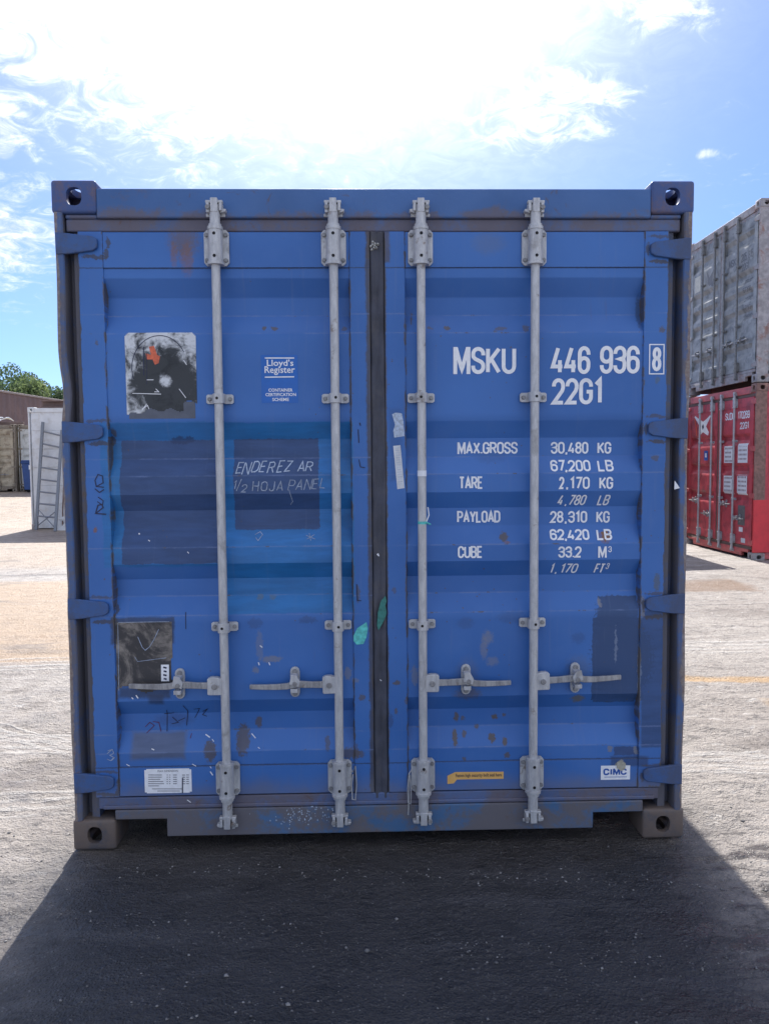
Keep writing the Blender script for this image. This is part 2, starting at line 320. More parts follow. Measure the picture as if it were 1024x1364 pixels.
M_red = plain('red container paint', (0.54, 0.075, 0.095), 0.5, 0, 0.2, 5, (0.24, 0.05, 0.06), 0.7)
M_redframe = plain('faded red frame paint', (0.55, 0.11, 0.115), 0.55, 0, 0.2, 6, (0.24, 0.12, 0.10), 0.7)
M_bright = plain('fresh red patch paint', (0.68, 0.05, 0.06), 0.5, 0, 0.08, 8)
M_rustpost = plain('rusted post', (0.24, 0.14, 0.12), 0.75, 0, 0.3, 14, (0.38, 0.20, 0.16), 0.8, 0.4)
M_greyp = plain('weathered grey container paint', (0.28, 0.295, 0.30), 0.5, 0, 0.25, 7, (0.14, 0.15, 0.155), 0.85)
M_greyframe = plain('grey frame paint', (0.31, 0.30, 0.31), 0.6, 0, 0.25, 9, (0.26, 0.16, 0.14), 0.8)
M_greypost = plain('flaking grey post', (0.36, 0.34, 0.35), 0.7, 0, 0.25, 12, (0.27, 0.14, 0.11), 0.95, 0.3)
M_ladw = plain('white container paint', (0.66, 0.68, 0.70), 0.55, 0, 0.08, 4, (0.50, 0.48, 0.44), 0.5)
M_dullbar = plain('dull grey bars', (0.20, 0.205, 0.21), 0.5, 0.3, 0.2, 30)
M_ladder = plain('grey ladder aluminium', (0.20, 0.22, 0.25), 0.5, 0.3, 0.12, 30)
M_alu = plain('dull aluminium', (0.42, 0.44, 0.47), 0.45, 0.5, 0.12, 30)
M_brown = plain('rusty brown steel', (0.16, 0.105, 0.09), 0.75, 0, 0.2, 6, (0.11, 0.07, 0.055), 0.6)
M_ink = plain('black marker ink', (0.016, 0.022, 0.06), 0.6)
M_maroon = plain('dark red marker ink', (0.10, 0.02, 0.07), 0.6)
M_chalk = plain('chalk mark', (0.42, 0.50, 0.62), 0.9, 0, 0.25, 90)
M_chalk2 = plain('faint chalk mark', (0.30, 0.36, 0.47), 0.9, 0, 0.3, 90)

# ------------------------------------------------------------------ mesh builder
class MB:
    def __init__(s): s.v = []; s.f = []; s.m = []
    def add(s, vs, fs, mi=0):
        k = len(s.v); s.v.extend([tuple(p) for p in vs]); s.f.extend([tuple(i+k for i in f) for f in fs]); s.m.extend([mi]*len(fs)); return s
    def box(s, x0, x1, y0, y1, z0, z1, mi=0):
        return s.add([(x0,y0,z0),(x1,y0,z0),(x1,y1,z0),(x0,y1,z0),(x0,y0,z1),(x1,y0,z1),(x1,y1,z1),(x0,y1,z1)],
                     [(0,3,2,1),(4,5,6,7),(0,1,5,4),(1,2,6,5),(2,3,7,6),(3,0,4,7)], mi)
    def prism(s, pts, y0, y1, mi=0):
        """polygon in (x,z), counter-clockwise seen from -y, extruded along y"""
        n = len(pts)
        vs = [(x, y0, z) for x, z in pts] + [(x, y1, z) for x, z in pts]
        return s.add(vs, [tuple(range(n)), tuple(range(2*n-1, n-1, -1))] + [(i, i+n, (i+1) % n+n, (i+1) % n) for i in range(n)], mi)
    def cyl(s, p0, p1, r0, r1=None, n=14, mi=0, caps=True):
        r1 = r0 if r1 is None else r1
        a, b = Vector(p0), Vector(p1); d = (b-a).normalized()
        u = d.orthogonal().normalized(); w_ = d.cross(u)
        vs = []
        for c, r in ((a, r0), (b, r1)):
            for i in range(n):
                t = 2*math.pi*i/n; vs.append(c+u*(r*math.cos(t))+w_*(r*math.sin(t)))
        fs = [(i, (i+1) % n, n+(i+1) % n, n+i) for i in range(n)]
        if caps: fs += [tuple(range(n-1, -1, -1)), tuple(range(n, 2*n))]
        return s.add(vs, fs, mi)
    def tube(s, pts, r, n=8, mi=0):
        P = [Vector(p) for p in pts]; rings = []; up = None
        for i, p in enumerate(P):
            t = (P[min(i+1, len(P)-1)]-P[max(i-1, 0)]).normalized()
            if up is None: up = t.orthogonal().normalized()
            up = (up-t*up.dot(t)).normalized(); q = t.cross(up)
            rr = r[i] if isinstance(r, (list, tuple)) else r
            rings.append([p+up*(rr*math.cos(2*math.pi*k/n))+q*(rr*math.sin(2*math.pi*k/n)) for k in range(n)])
        vs = [v for ring in rings for v in ring]; fs = []
        for i in range(len(P)-1):
            for k in range(n): fs.append((i*n+k, i*n+(k+1) % n, (i+1)*n+(k+1) % n, (i+1)*n+k))
        fs += [tuple(range(n-1, -1, -1)), tuple(range((len(P)-1)*n, len(P)*n))]
        return s.add(vs, fs, mi)
    def build(s, name, mats, parent=None, bevel=0.0, smooth=None, seg=2):
        me = bpy.data.meshes.new(name); me.from_pydata(s.v, [], s.f)
        if not isinstance(mats, (list, tuple)): mats = [mats]
        for m_ in mats: me.materials.append(m_)
        if len(mats) > 1: me.polygons.foreach_set('material_index', s.m)
        me.validate()
        if smooth is not None:
            me.shade_smooth(); me.set_sharp_from_angle(angle=R(smooth))
        o = bpy.data.objects.new(name, me); COL.objects.link(o)
        if parent: o.parent = parent
        if bevel:
            b = o.modifiers.new('bevel', 'BEVEL'); b.width = bevel; b.segments = seg; b.limit_method = 'ANGLE'; b.angle_limit = R(35)
        return o

def empty(name, loc=(0, 0, 0), rz=0.0):
    o = bpy.data.objects.new(name, None); COL.objects.link(o); o.location = loc; o.rotation_euler = (0, 0, rz); o.empty_display_size = 0.2
    return o
def tag(o, label=None, cat=None, group=None, kind=None):
    if label: o['label'] = label
    if cat: o['category'] = cat
    if group: o['group'] = group
    if kind: o['kind'] = kind
    return o

# ------------------------------------------------------------------ lettering: a condensed stroke alphabet
def arc(cx, cy, rx, ry, a0, a1, n=9):
    return [(cx+rx*math.cos(R(a0+(a1-a0)*i/n)), cy+ry*math.sin(R(a0+(a1-a0)*i/n))) for i in range(n+1)]
_O = arc(.5, .75, .5, .25, 0, 180)+arc(.5, .25, .5, .25, 180, 360)+[(1, .75)]
GL = {
 '0': (.46, [_O]), 'O': (.50, [_O]),
 '1': (.30, [[(.1, .80), (.75, 1), (.75, 0)]]),
 '2': (.46, [[(0, .72)]+arc(.5, .76, .5, .24, 180, 0)+[(1, .66), (.9, .52), (0, 0), (1, 0)]]),
 '3': (.46, [[(0, .74)]+arc(.5, .77, .5, .23, 180, 0)+[(1, .68), (.88, .56), (.4, .53), (.88, .50), (1, .38)]+arc(.5, .24, .5, .24, 0, -180)+[(0, .27)]]),
 '4': (.50, [[(.55, 1), (0, .24), (1, .24)], [(.74, .5), (.74, 0)]]),
 '5': (.46, [[(.95, 1), (.06, 1), (.03, .54), (.25, .62), (.55, .63), (.9, .54), (1, .38)]+arc(.5, .24, .5, .24, 0, -180)]),
 '6': (.46, [[(1, .72)]+arc(.5, .76, .5, .24, 0, 180)+arc(.5, .24, .5, .24, 180, 360)+[(1, .36)]+arc(.5, .38, .5, .20, 0, 165)]),
 '7': (.44, [[(0, 1), (1, 1), (.3, 0)]]),
 '8': (.48, [arc(.5, .77, .44, .23, -90, 270, 16), arc(.5, .27, .5, .27, 90, 450, 16)]),
 '9': (.46, [[(0, .28)]+arc(.5, .24, .5, .24, 180, 360)+arc(.5, .76, .5, .24, 0, 180)+[(0, .64)]+arc(.5, .62, .5, .20, 180, 345)]),
 'A': (.52, [[(0, 0), (.5, 1), (1, 0)], [(.18, .3), (.82, .3)]]),
 'B': (.48, [[(0, 0), (0, 1), (.6, 1)]+arc(.6, .76, .38, .24, 90, -90, 7)+[(0, .52)], [(.6, .52)]+arc(.58, .26, .42, .26, 90, -90, 7)+[(0, 0)]]),
 'C': (.48, [[(1, .68)]+arc(.5, .75, .5, .25, 0, 180)+arc(.5, .25, .5, .25, 180, 360)+[(1, .32)]]),
 'D': (.50, [[(0, 0), (0, 1), (.5, 1)]+arc(.5, .74, .5, .26, 90, 0, 6)+arc(.5, .26, .5, .26, 0, -90, 6)+[(0, 0)]]),
 'E': (.42, [[(1, 1), (0, 1), (0, 0), (1, 0)], [(0, .52), (.85, .52)]]),
 'F': (.42, [[(1, 1), (0, 1), (0, 0)], [(0, .5), (.85, .5)]]),
 'G': (.50, [[(1, .70)]+arc(.5, .75, .5, .25, 0, 180)+arc(.5, .25, .5, .25, 180, 360)+[(1, .48), (.55, .48)]]),
 'H': (.50, [[(0, 0), (0, 1)], [(1, 0), (1, 1)], [(0, .52), (1, .52)]]),
 'I': (.10, [[(.5, 0), (.5, 1)]]),
 'J': (.42, [[(1, 1), (1, .25)]+arc(.5, .24, .5, .24, 0, -180)]),
 'K': (.52, [[(0, 0), (0, 1)], [(1, 1), (0, .38)], [(.30, .56), (1, 0)]]),
 'L': (.42, [[(0, 1), (0, 0), (1, 0)]]),
 'M': (.62, [[(0, -.08), (0, 1.08)], [(.04, 1.06), (.5, .10), (.96, 1.06)], [(1, 1.08), (1, -.08)]]),
 'N': (.52, [[(0, -.06), (0, 1.06)], [(.03, 1.0), (.97, 0)], [(1, -.06), (1, 1.06)]]),
 'P': (.48, [[(0, 0), (0, 1), (.55, 1)]+arc(.55, .73, .45, .27, 90, -90, 7)+[(0, .46)]]),
 'R': (.50, [[(0, 0), (0, 1), (.55, 1)]+arc(.55, .74, .45, .26, 90, -90, 7)+[(0, .48)], [(.5, .48), (1, 0)]]),
 'S': (.48, [[(1, .72)]+arc(.5, .77, .5, .23, 0, 180)+[(.02, .66), (.2, .57), (.8, .44), (.98, .34)]+arc(.5, .23, .5, .23, 0, -180)+[(0, .28)]]),
 'T': (.46, [[(0, 1), (1, 1)], [(.5, 1), (.5, 0)]]),
 'U': (.50, [[(0, 1), (0, .25)]+arc(.5, .25, .5, .25, 180, 360)+[(1, 1)]]),
 'X': (.50, [[(0, 0), (1, 1)], [(0, 1), (1, 0)]]), 'Y': (.50, [[(0, 1), (.5, .45), (1, 1)], [(.5, .45), (.5, 0)]]),
 'Z': (.46, [[(0, 1), (1, 1), (0, 0), (1, 0)]]), '.': (.03, [[(.5, -.02), (.5, .10)]]), '/': (.36, [[(0, 0), (1, 1)]]), '-': (.30, [[(0, .5), (1, .5)]]),
 ',': (.04, [[(.5, .03), (.3, -.06)]]), '³': (.26, [[(0, .93), (.3, 1), (.85, .95), (.85, .84), (.4, .79), (.9, .74), (.95, .58), (.4, .52), (0, .58)]]),
}
def resample(pl, step):
    out = [pl[0]]
    for a, b in zip(pl, pl[1:]):
        L = math.hypot(b[0]-a[0], b[1]-a[1])
        k = max(1, int(math.ceil(L/step)))
        for i in range(1, k+1): out.append((a[0]+(b[0]-a[0])*i/k, a[1]+(b[1]-a[1])*i/k))
    return out
_lay = [0]
def ribbon(mb, pl, wd, surf, mi=0, off=0.0012, step=0.012):
    """a flat painted stroke of width wd along pl in (x,z), lying on the surface surf(x,z)"""
    pl = [p for i, p in enumerate(pl) if i == 0 or math.hypot(p[0]-pl[i-1][0], p[1]-pl[i-1][1]) > 1e-5]
    if len(pl) < 2: return
    closed = math.hypot(pl[0][0]-pl[-1][0], pl[0][1]-pl[-1][1]) < 1e-4
    pl = resample(pl, step)
    _lay[0] = (_lay[0]+1) % 6; o = off+_lay[0]*0.00012
    n = len(pl); L = []; Rr = []
    for i, p in enumerate(pl):
        a = pl[i-1] if i > 0 else (pl[-2] if closed else None); b = pl[i+1] if i < n-1 else (pl[1] if closed else None)
        d1 = Vector((p[0]-a[0], p[1]-a[1])).normalized() if a else None
        d2 = Vector((b[0]-p[0], b[1]-p[1])).normalized() if b else None
        d1 = d1 or d2; d2 = d2 or d1
        t = d1+d2; t = t.normalized() if t.length > 1e-4 else d1
        nm = Vector((-t.y, t.x)); c = max(0.42, nm.dot(Vector((-d1.y, d1.x))))
        h = wd/2/c
        L.append((p[0]+nm.x*h, p[1]+nm.y*h)); Rr.append((p[0]-nm.x*h, p[1]-nm.y*h))
    vs = [(x, surf(x, z)-o, z) for x, z in L]+[(x, surf(x, z)-o, z) for x, z in Rr]
    mb.add(vs, [(i, n+i, n+i+1, i+1) for i in range(n-1)], mi)
def write(mb, txt, x0, z0, x1, z1, wd, surf, mi=0, slant=0.0, gap=0.15, space=0.34, jit=0.0, rise=0.0):
    """txt fitted exactly to the box x0..x1, z0..z1"""
    h = z1-z0; tot = 0; adv = []
    for ch in txt:
        g = space if ch == ' ' else GL[ch][0]
        adv.append((tot, g)); tot += g+gap
    tot -= gap; wn = wd/h; k = (x1-x0-wd-abs(slant)*h*0)/tot
    for i, (ch, (a, g)) in enumerate(zip(txt, adv)):
        if ch == ' ': continue
        jx, jz, js = random.uniform(-jit, jit)*h, random.uniform(-jit, jit)*h, 1+random.uniform(-jit, jit)
        for pl in GL[ch][1]:
            pts = [(x0+wd/2+(a+u*g)*k+slant*v*h+jx, z0+wd/2+v*(h-wd)*js+jz+rise*(a/tot)) for u, v in pl]
            if jit: pts = [(x+random.uniform(-jit, jit)*h*.4, z+random.uniform(-jit, jit)*h*.4) for x, z in pts]
            ribbon(mb, pts, wd, surf, mi)
def pwrite(mb, txt, px0, py0, px1, py1, wpx, surf, mi=0, y=0.02, **kw):
    a, b = at(px0, py1, y), at(px1, py0, y)
    # the surface is not flat: refine with its own depth
    a = at(px0, py1, surf(a.x, a.z)); b = at(px1, py0, surf(b.x, b.z))
    write(mb, txt, a.x, a.z, b.x, b.z, wpx*2.98/1025, surf, mi, **kw)
def pline(mb, pts, wpx, surf, mi=0, off=0.0012, y=0.02):
    out = []
    for px, py in pts:
        p = at(px, py, y); p = at(px, py, surf(p.x, p.z)); out.append((p.x, p.z))
    ribbon(mb, out, wpx*2.98/1025, surf, mi, off)
def ptext(mb, txt, px0, py0, px1, py1, surf, mi=0, off=0.0022, bold=0.0, y=0.02):
    """small print from Blender's built-in font, fitted to a box"""
    cu = bpy.data.curves.new('print', 'FONT'); cu.body = txt; cu.resolution_u = 2; cu.offset = bold
    o = bpy.data.objects.new('print', cu); COL.objects.link(o)
    dg = bpy.context.evaluated_depsgraph_get(); me = bpy.data.meshes.new_from_object(o.evaluated_get(dg))
    vs = [v.co.copy() for v in me.vertices]; fs = [tuple(p.vertices) for p in me.polygons]
    bpy.data.objects.remove(o); bpy.data.curves.remove(cu); bpy.data.meshes.remove(me)
    xs = [v.x for v in vs]; ys = [v.y for v in vs]; a, b = at(px0, py1, y), at(px1, py0, y)
    X0, X1, Y0, Y1 = min(xs), max(xs), min(ys), max(ys)
    out = []
    for v in vs:
        x = a.x+(v.x-X0)/(X1-X0)*(b.x-a.x); z = a.z+(v.y-Y0)/(Y1-Y0)*(b.z-a.z)
        out.append((x, surf(x, z)-off, z))
    mb.add(out, fs, mi)
def sheet(mb, px0, py0, px1, py1, surf, mi=0, off=0.0009, step=0.012, y=0.02, edge=None):
    """a thin film (sticker, paper) lying on the surface; edge(u,v) -> keep?"""
    a, b = at(px0, py1, y), at(px1, py0, y)
    nx = max(2, int((b.x-a.x)/step)); nz = max(2, int((b.z-a.z)/step)); vs = []; fs = []
    for j in range(nz+1):
        for i in range(nx+1):
            x = a.x+(b.x-a.x)*i/nx; z = a.z+(b.z-a.z)*j/nz; vs.append((x, surf(x, z)-off, z))
    for j in range(nz):
        for i in range(nx):
            if edge and not edge((i+.5)/nx, (j+.5)/nz): continue
            k = j*(nx+1)+i; fs.append((k, k+1, k+nx+2, k+nx+1))
    mb.add(vs, fs, mi)
def poly(mb, pts, surf, mi=0, off=0.0015, y=0.02):
    out = []
    for px, py in pts:
        p = at(px, py, y); out.append((p.x, surf(p.x, p.z)-off, p.z))
    # counter-clockwise from the front
    A = sum(out[i][0]*out[(i+1) % len(out)][2]-out[(i+1) % len(out)][0]*out[i][2] for i in range(len(out)))
    if A < 0: out.reverse()
    mb.add(out, [tuple(range(len(out)))], mi)

# ------------------------------------------------------------------ shipping container
CW, CL, CH = 2.438, 6.058, 2.591
GROOVES5 = [(2.231, 2.163, 2.094, 2.022), (1.685, 1.617, 1.544, 1.477), (1.406, 1.342, 1.271, 1.199), (1.134, 1.071, 1.003, 0.931), (0.592, 0.531, 0.460, 0.384)]
PO, GD = 0.018, 0.036
def profile(grooves, dents=()):
    pts = [(2.268, PO)]
    for a, b, c, d in grooves: pts += [(a, PO), (b, PO+GD), (c, PO+GD), (d, PO)]
    pts.append((0.328, PO)); pts = pts[::-1]
    zs = [p[0] for p in pts]; ys = [p[1] for p in pts]
    def f(x, z):
        v = float(np.interp(z, zs, ys))
        for (cx, cz, rx, rz, d) in dents:
            v += d*math.exp(-((x-cx)/rx)**2-((z-cz)/rz)**2)
        return v+0.0012*math.sin(5.1*x+2.3*z)*math.sin(3.7*z-2*x)
    return f, pts
def cut(o, cutters):
    for i, c in enumerate(cutters):
        m_ = o.modifiers.new('cut', 'BOOLEAN'); m_.object = c; m_.operation = 'DIFFERENCE'; m_.solver = 'EXACT'
    dg = bpy.context.evaluated_depsgraph_get(); me = bpy.data.meshes.new_from_object(o.evaluated_get(dg))
    bpy.data.objects.remove(o)
    for c in cutters: bpy.data.objects.remove(c)
    return me
def oval(mb, c, axis, rw, rh, depth, n=20):
    pts = []
    for i in range(n):
        t = 2*math.pi*i/n; cs_, sn = math.cos(t), math.sin(t)
        pts.append((math.copysign(abs(cs_)**0.8, cs_)*rw, math.copysign(abs(sn)**0.8, sn)*rh))
    vs = []
    for s_ in (-1, 1):
        for a, b in pts:
            if axis == 1: vs.append((c[0]+a, c[1]+s_*depth, c[2]+b))
            elif axis == 0: vs.append((c[0]+s_*depth, c[1]+a, c[2]+b))
            else: vs.append((c[0]+a, c[1]+b, c[2]+s_*depth))
    fs = [tuple(range(n)), tuple(range(2*n-1, n-1, -1))]+[(i, i+n, (i+1) % n+n, (i+1) % n) for i in range(n)]
    bm = bmesh.new(); V = [bm.verts.new(v) for v in vs]
    for f in fs: bm.faces.new([V[i] for i in f])
    bmesh.ops.recalc_face_normals(bm, faces=bm.faces); me = bpy.data.meshes.new('cutter'); bm.to_mesh(me); bm.free()
    o = bpy.data.objects.new('cutter', me); COL.objects.link(o); return o
def casting_mesh(top):
    """left front casting, outer corner at the origin, 0.162 wide, 0.178 deep, 0.118 high; hollow, with three apertures"""
    W_, D_, H_ = 0.168, 0.178, 0.122
    bm = bmesh.new(); bmesh.ops.create_cube(bm, size=1)
    for v in bm.verts: v.co = ((v.co.x+.5)*W_, (v.co.y+.5)*D_, (v.co.z+.5)*H_)
    bmesh.ops.bevel(bm, geom=bm.edges[:], offset=0.012, segments=3, affect='EDGES', profile=0.5)
    me = bpy.data.meshes.new('casting'); bm.to_mesh(me); bm.free(); o = bpy.data.objects.new('casting', me); COL.objects.link(o)
    cv = MB().box(.026, W_-.026, .026, D_-.026, .026, H_-.026).build('cutter', M_hole)
    cs_ = [cv, oval(None, (.086, 0, H_/2), 1, .029, .034, .05), oval(None, (0, .09, H_/2), 0, .036, .031, .05),
           oval(None, (.084, .089, H_ if top else 0), 2, .032, .060, .05)]
    m2 = cut(o, cs_)
    m2.materials.clear(); m2.shade_smooth(); m2.set_sharp_from_angle(angle=R(30))
    return m2
CAST = {}
for top in (0, 1):
    base = casting_mesh(top)
    for mx in (0, 1):
        for my in (0, 1):
            me = base.copy(); me.transform(Matrix.Diagonal((-1 if mx else 1, -1 if my else 1, 1, 1)))
            if mx != my: me.flip_normals()
            CAST[(top, mx, my)] = me

def hinge_mb(right):
    s_ = -1 if right else 1; x0 = CW if right else 0.0
    q = lambda x: x0+s_*x
    mb = MB()
    pts = [(0.012, -.040), (.060, -.038), (.150, -.026), (.166, -.016), (.168, 0), (.166, .018), (.150, .027), (.060, .038), (0.012, .042)]
    pp = [(q(x), z) for x, z in pts]
    if right: pp.reverse()
    mb.prism(pp, -0.003, 0.012)
    return mb
def shared(name, me, parent, mod=0.0):
    o = bpy.data.objects.new(name, me); COL.objects.link(o); o.parent = parent
    if mod:
        b = o.modifiers.new('bevel', 'BEVEL'); b.width = mod; b.segments = 2; b.limit_method = 'ANGLE'; b.angle_limit = R(35)
    return o

# meshes of one locking bar, its x at zero
BY = -0.020
def bar_meshes():
    out = {}
    b = MB(); b.cyl((0, BY, .13), (0, BY, 2.49), .0168, n=18)
    b.cyl((0, BY, .13), (0, BY, .20), .0195, .0195, 16); b.cyl((0, BY, 2.42), (0, BY, 2.49), .0195, n=16)
    b.cyl((0, BY, .200), (0, BY, .209), .0245, n=18); b.cyl((0, BY, 2.411), (0, BY, 2.420), .0245, n=18)
    out['bar'] = (b, [M_steel], 40, 0)
    br = MB(); pl = [(-.047, -.055), (-.036, -.067), (.036, -.067), (.047, -.055), (.047, .055), (.036, .067), (-.036, .067), (-.047, .055)]
    br.prism(pl, .000, .0118)
    br.cyl((0, BY, -.066), (0, BY, .07), .0265, n=20)
    br.box(-.0265, .0265, BY, .002, -.066, .07)
    br.cyl((0, BY, -.069), (0, BY, -.058), .031, n=20); br.cyl((0, BY, .060), (0, BY, .072), .029, n=20)
    for sx in (-1, 1):
        for sz in (-1, 1): br.cyl((sx*.036, -.001, sz*.047), (sx*.036, -.008, sz*.047), .0085, .0075, 8, 1)
    for z in (-.040, .042): br.cyl((0, BY-.0262, z), (0, BY-.0275, z), .0062, n=10, mi=2)
    out['bracket'] = (br, [M_steel, M_bolt, M_hole], 40, .0015)
    gd = MB(); gp = [(-.052, -.013), (-.046, -.018), (.046, -.018), (.052, -.013), (.052, .013), (.046, .018), (-.046, .018), (-.052, .013)]
    gd.prism(gp, .004, .0118); gd.cyl((0, BY, -.0185), (0, BY, .0185), .0225, n=20); gd.box(-.0225, .0225, BY, .006, -.0185, .0185)
    for sx in (-1, 1): gd.cyl((sx*.039, .004, 0), (sx*.039, -.004, 0), .0085, .0075, 8, 1)
    gd.cyl((-.003, BY-.022, .001), (-.003, BY-.0235, .001), .0055, n=10, mi=2)
    out['guide'] = (gd, [M_steel, M_bolt, M_hole], 40, .0012)
    cm = MB()   # cam with its two keeper prongs, centred
    cm.box(-.013, .013, BY-.020, BY+.022, -.026, .026); cm.box(-.033, .031, BY-.010, BY+.012, .010, .020)
    cm.box(-.030, -.018, BY-.014, .0045, -.026, .012); cm.box(.018, .029, BY-.014, .0045, -.020, .010)
    cm.cyl((-.024, BY-.014, -.008), (-.024, BY-.021, -.008), .009, n=10, mi=1); cm.box(-.036, .036, -.004, .0045, -.034, -.022)
    cm.prism([(.02, -.026), (.040, -.022), (.043, -.012), (.03, -.010)], BY-.006, .002)
    out['cam'] = (cm, [M_steel, M_bolt], 35, .002)
    hd = MB()   # handle reaching towards +x
    hd.prism([(.008, -.034), (.058, -.034), (.062, -.030), (.062, .030), (.050, .036), (.030, .036), (.008, .030)], BY-.012, BY+.014)
    hd.cyl((.036, BY-.012, 0), (.036, BY-.020, 0), .011, n=8, mi=1)
    pts = [(.058, .002), (.10, .004), (.135, .008), (.165, .012), (.20, .002), (.24, -.001), (.29, 0), (.345, .003)]
    hw = [.013, .012, .013, .013, .012, .011, .010, .009]
    P = [(x, z-h) for (x, z), h in zip(pts, hw)]+[(x, z+h) for (x, z), h in list(zip(pts, hw))[::-1]]
    n = len(P); yb = {0: 0}
    def yy(x): return BY-.004-.012*math.exp(-((x-.16)/.05)**2)
    vs = [(x, yy(x)-.006, z) for x, z in P]+[(x, yy(x)+.006, z) for x, z in P]; fs = [(i, i+n, (i+1) % n+n, (i+1) % n) for i in range(n)]
    k = len(pts)
    for i in range(k-1):
        a, b_, c, d = i, i+1, n-2-i, n-1-i
        fs += [(a, b_, c, d), (d+n, c+n, b_+n, a+n)]
    hd.add(vs, fs, 2)
    out['handle'] = (hd, [M_steel, M_bolt, M_handle], 40, .002)
    ct = MB(); st = [(.0185*math.cos(R(t)), (.040 if t <= 180 else -.040)+.0185*math.sin(R(t))) for t in range(0, 361, 30)]
    st = arc(0, .042, .0185, .0185, 0, 180, 6)+arc(0, -.042, .0185, .0185, 180, 360, 6)
    ct.prism(st, .004, .0165); ct.cyl((0, .004, .043), (0, -.004, .043), .010, n=10, mi=1); ct.cyl((0, .004, -.044), (0, -.004, -.044), .010, n=10, mi=1)
    ct.prism([(-.017, .006), (.019, -.006), (.024, .016), (.010, .040), (-.010, .044)], BY-.030, BY-.021)
    ct.box(-.014, .014, BY-.024, .006, -.030, -.014); ct.box(-.013, .013, BY-.024, .006, .026, .038)
    ct.cyl((.004, BY-.030, .008), (.004, BY-.036, .008), .009, n=10, mi=1)
    out['catch'] = (ct, [M_steel, M_bolt], 40, .0015)
    return out
BARS = bar_meshes(); BARM = {}
def bar_piece(key, name, parent, loc, mirror=False, steelmat=None):
    k = (key, mirror, steelmat.name if steelmat else '')
    mb, mats, sm, bv = BARS[key]
    if k not in BARM:
        q = MB(); q.v = [((-x if mirror else x), y, z) for x, y, z in mb.v]; q.f = [(f[::-1] if mirror else f) for f in mb.f]; q.m = mb.m
        if steelmat: mats = [steelmat if m_ is M_steel else m_ for m_ in mats]
        o = q.build(name, mats, parent, bv, sm); BARM[k] = o
    else:
        o = BARM[k].copy(); COL.objects.link(o); o.name = name; o.parent = parent
    o.location = loc
    return o

def corrugated(name, u0, u1, z0, z1, plane, parent, mat, depth=0.036, pitch=0.27, inward=1, axis='x', cap=None):
    """vertically ribbed wall along y at x = plane (axis 'x') or along x at y = plane (axis 'y')"""
    us = []; u = u0+0.03
    prof = [(u0, 0)]
    while u+pitch < u1-0.02:
        prof += [(u, 0), (u+.05, depth), (u+pitch*.5, depth), (u+pitch*.5+.05, 0)]; u += pitch
    prof.append((u1, 0)); vs = []
    for z in (z0, z1):
        for (a, d) in prof: vs.append((plane+inward*d, a, z) if axis == 'x' else (a, plane+inward*d, z))
    n = len(prof); fs = [(i, i+1, n+i+1, n+i) for i in range(n-1)]
    if (axis == 'x' and inward > 0) or (axis == 'y' and inward < 0): fs = [f[::-1] for f in fs]
    o = MB().add(vs, fs).build(name, mat, parent)
    so_ = o.modifiers.new('thick', 'SOLIDIFY'); so_.thickness = 0.003; so_.offset = -1
    return o

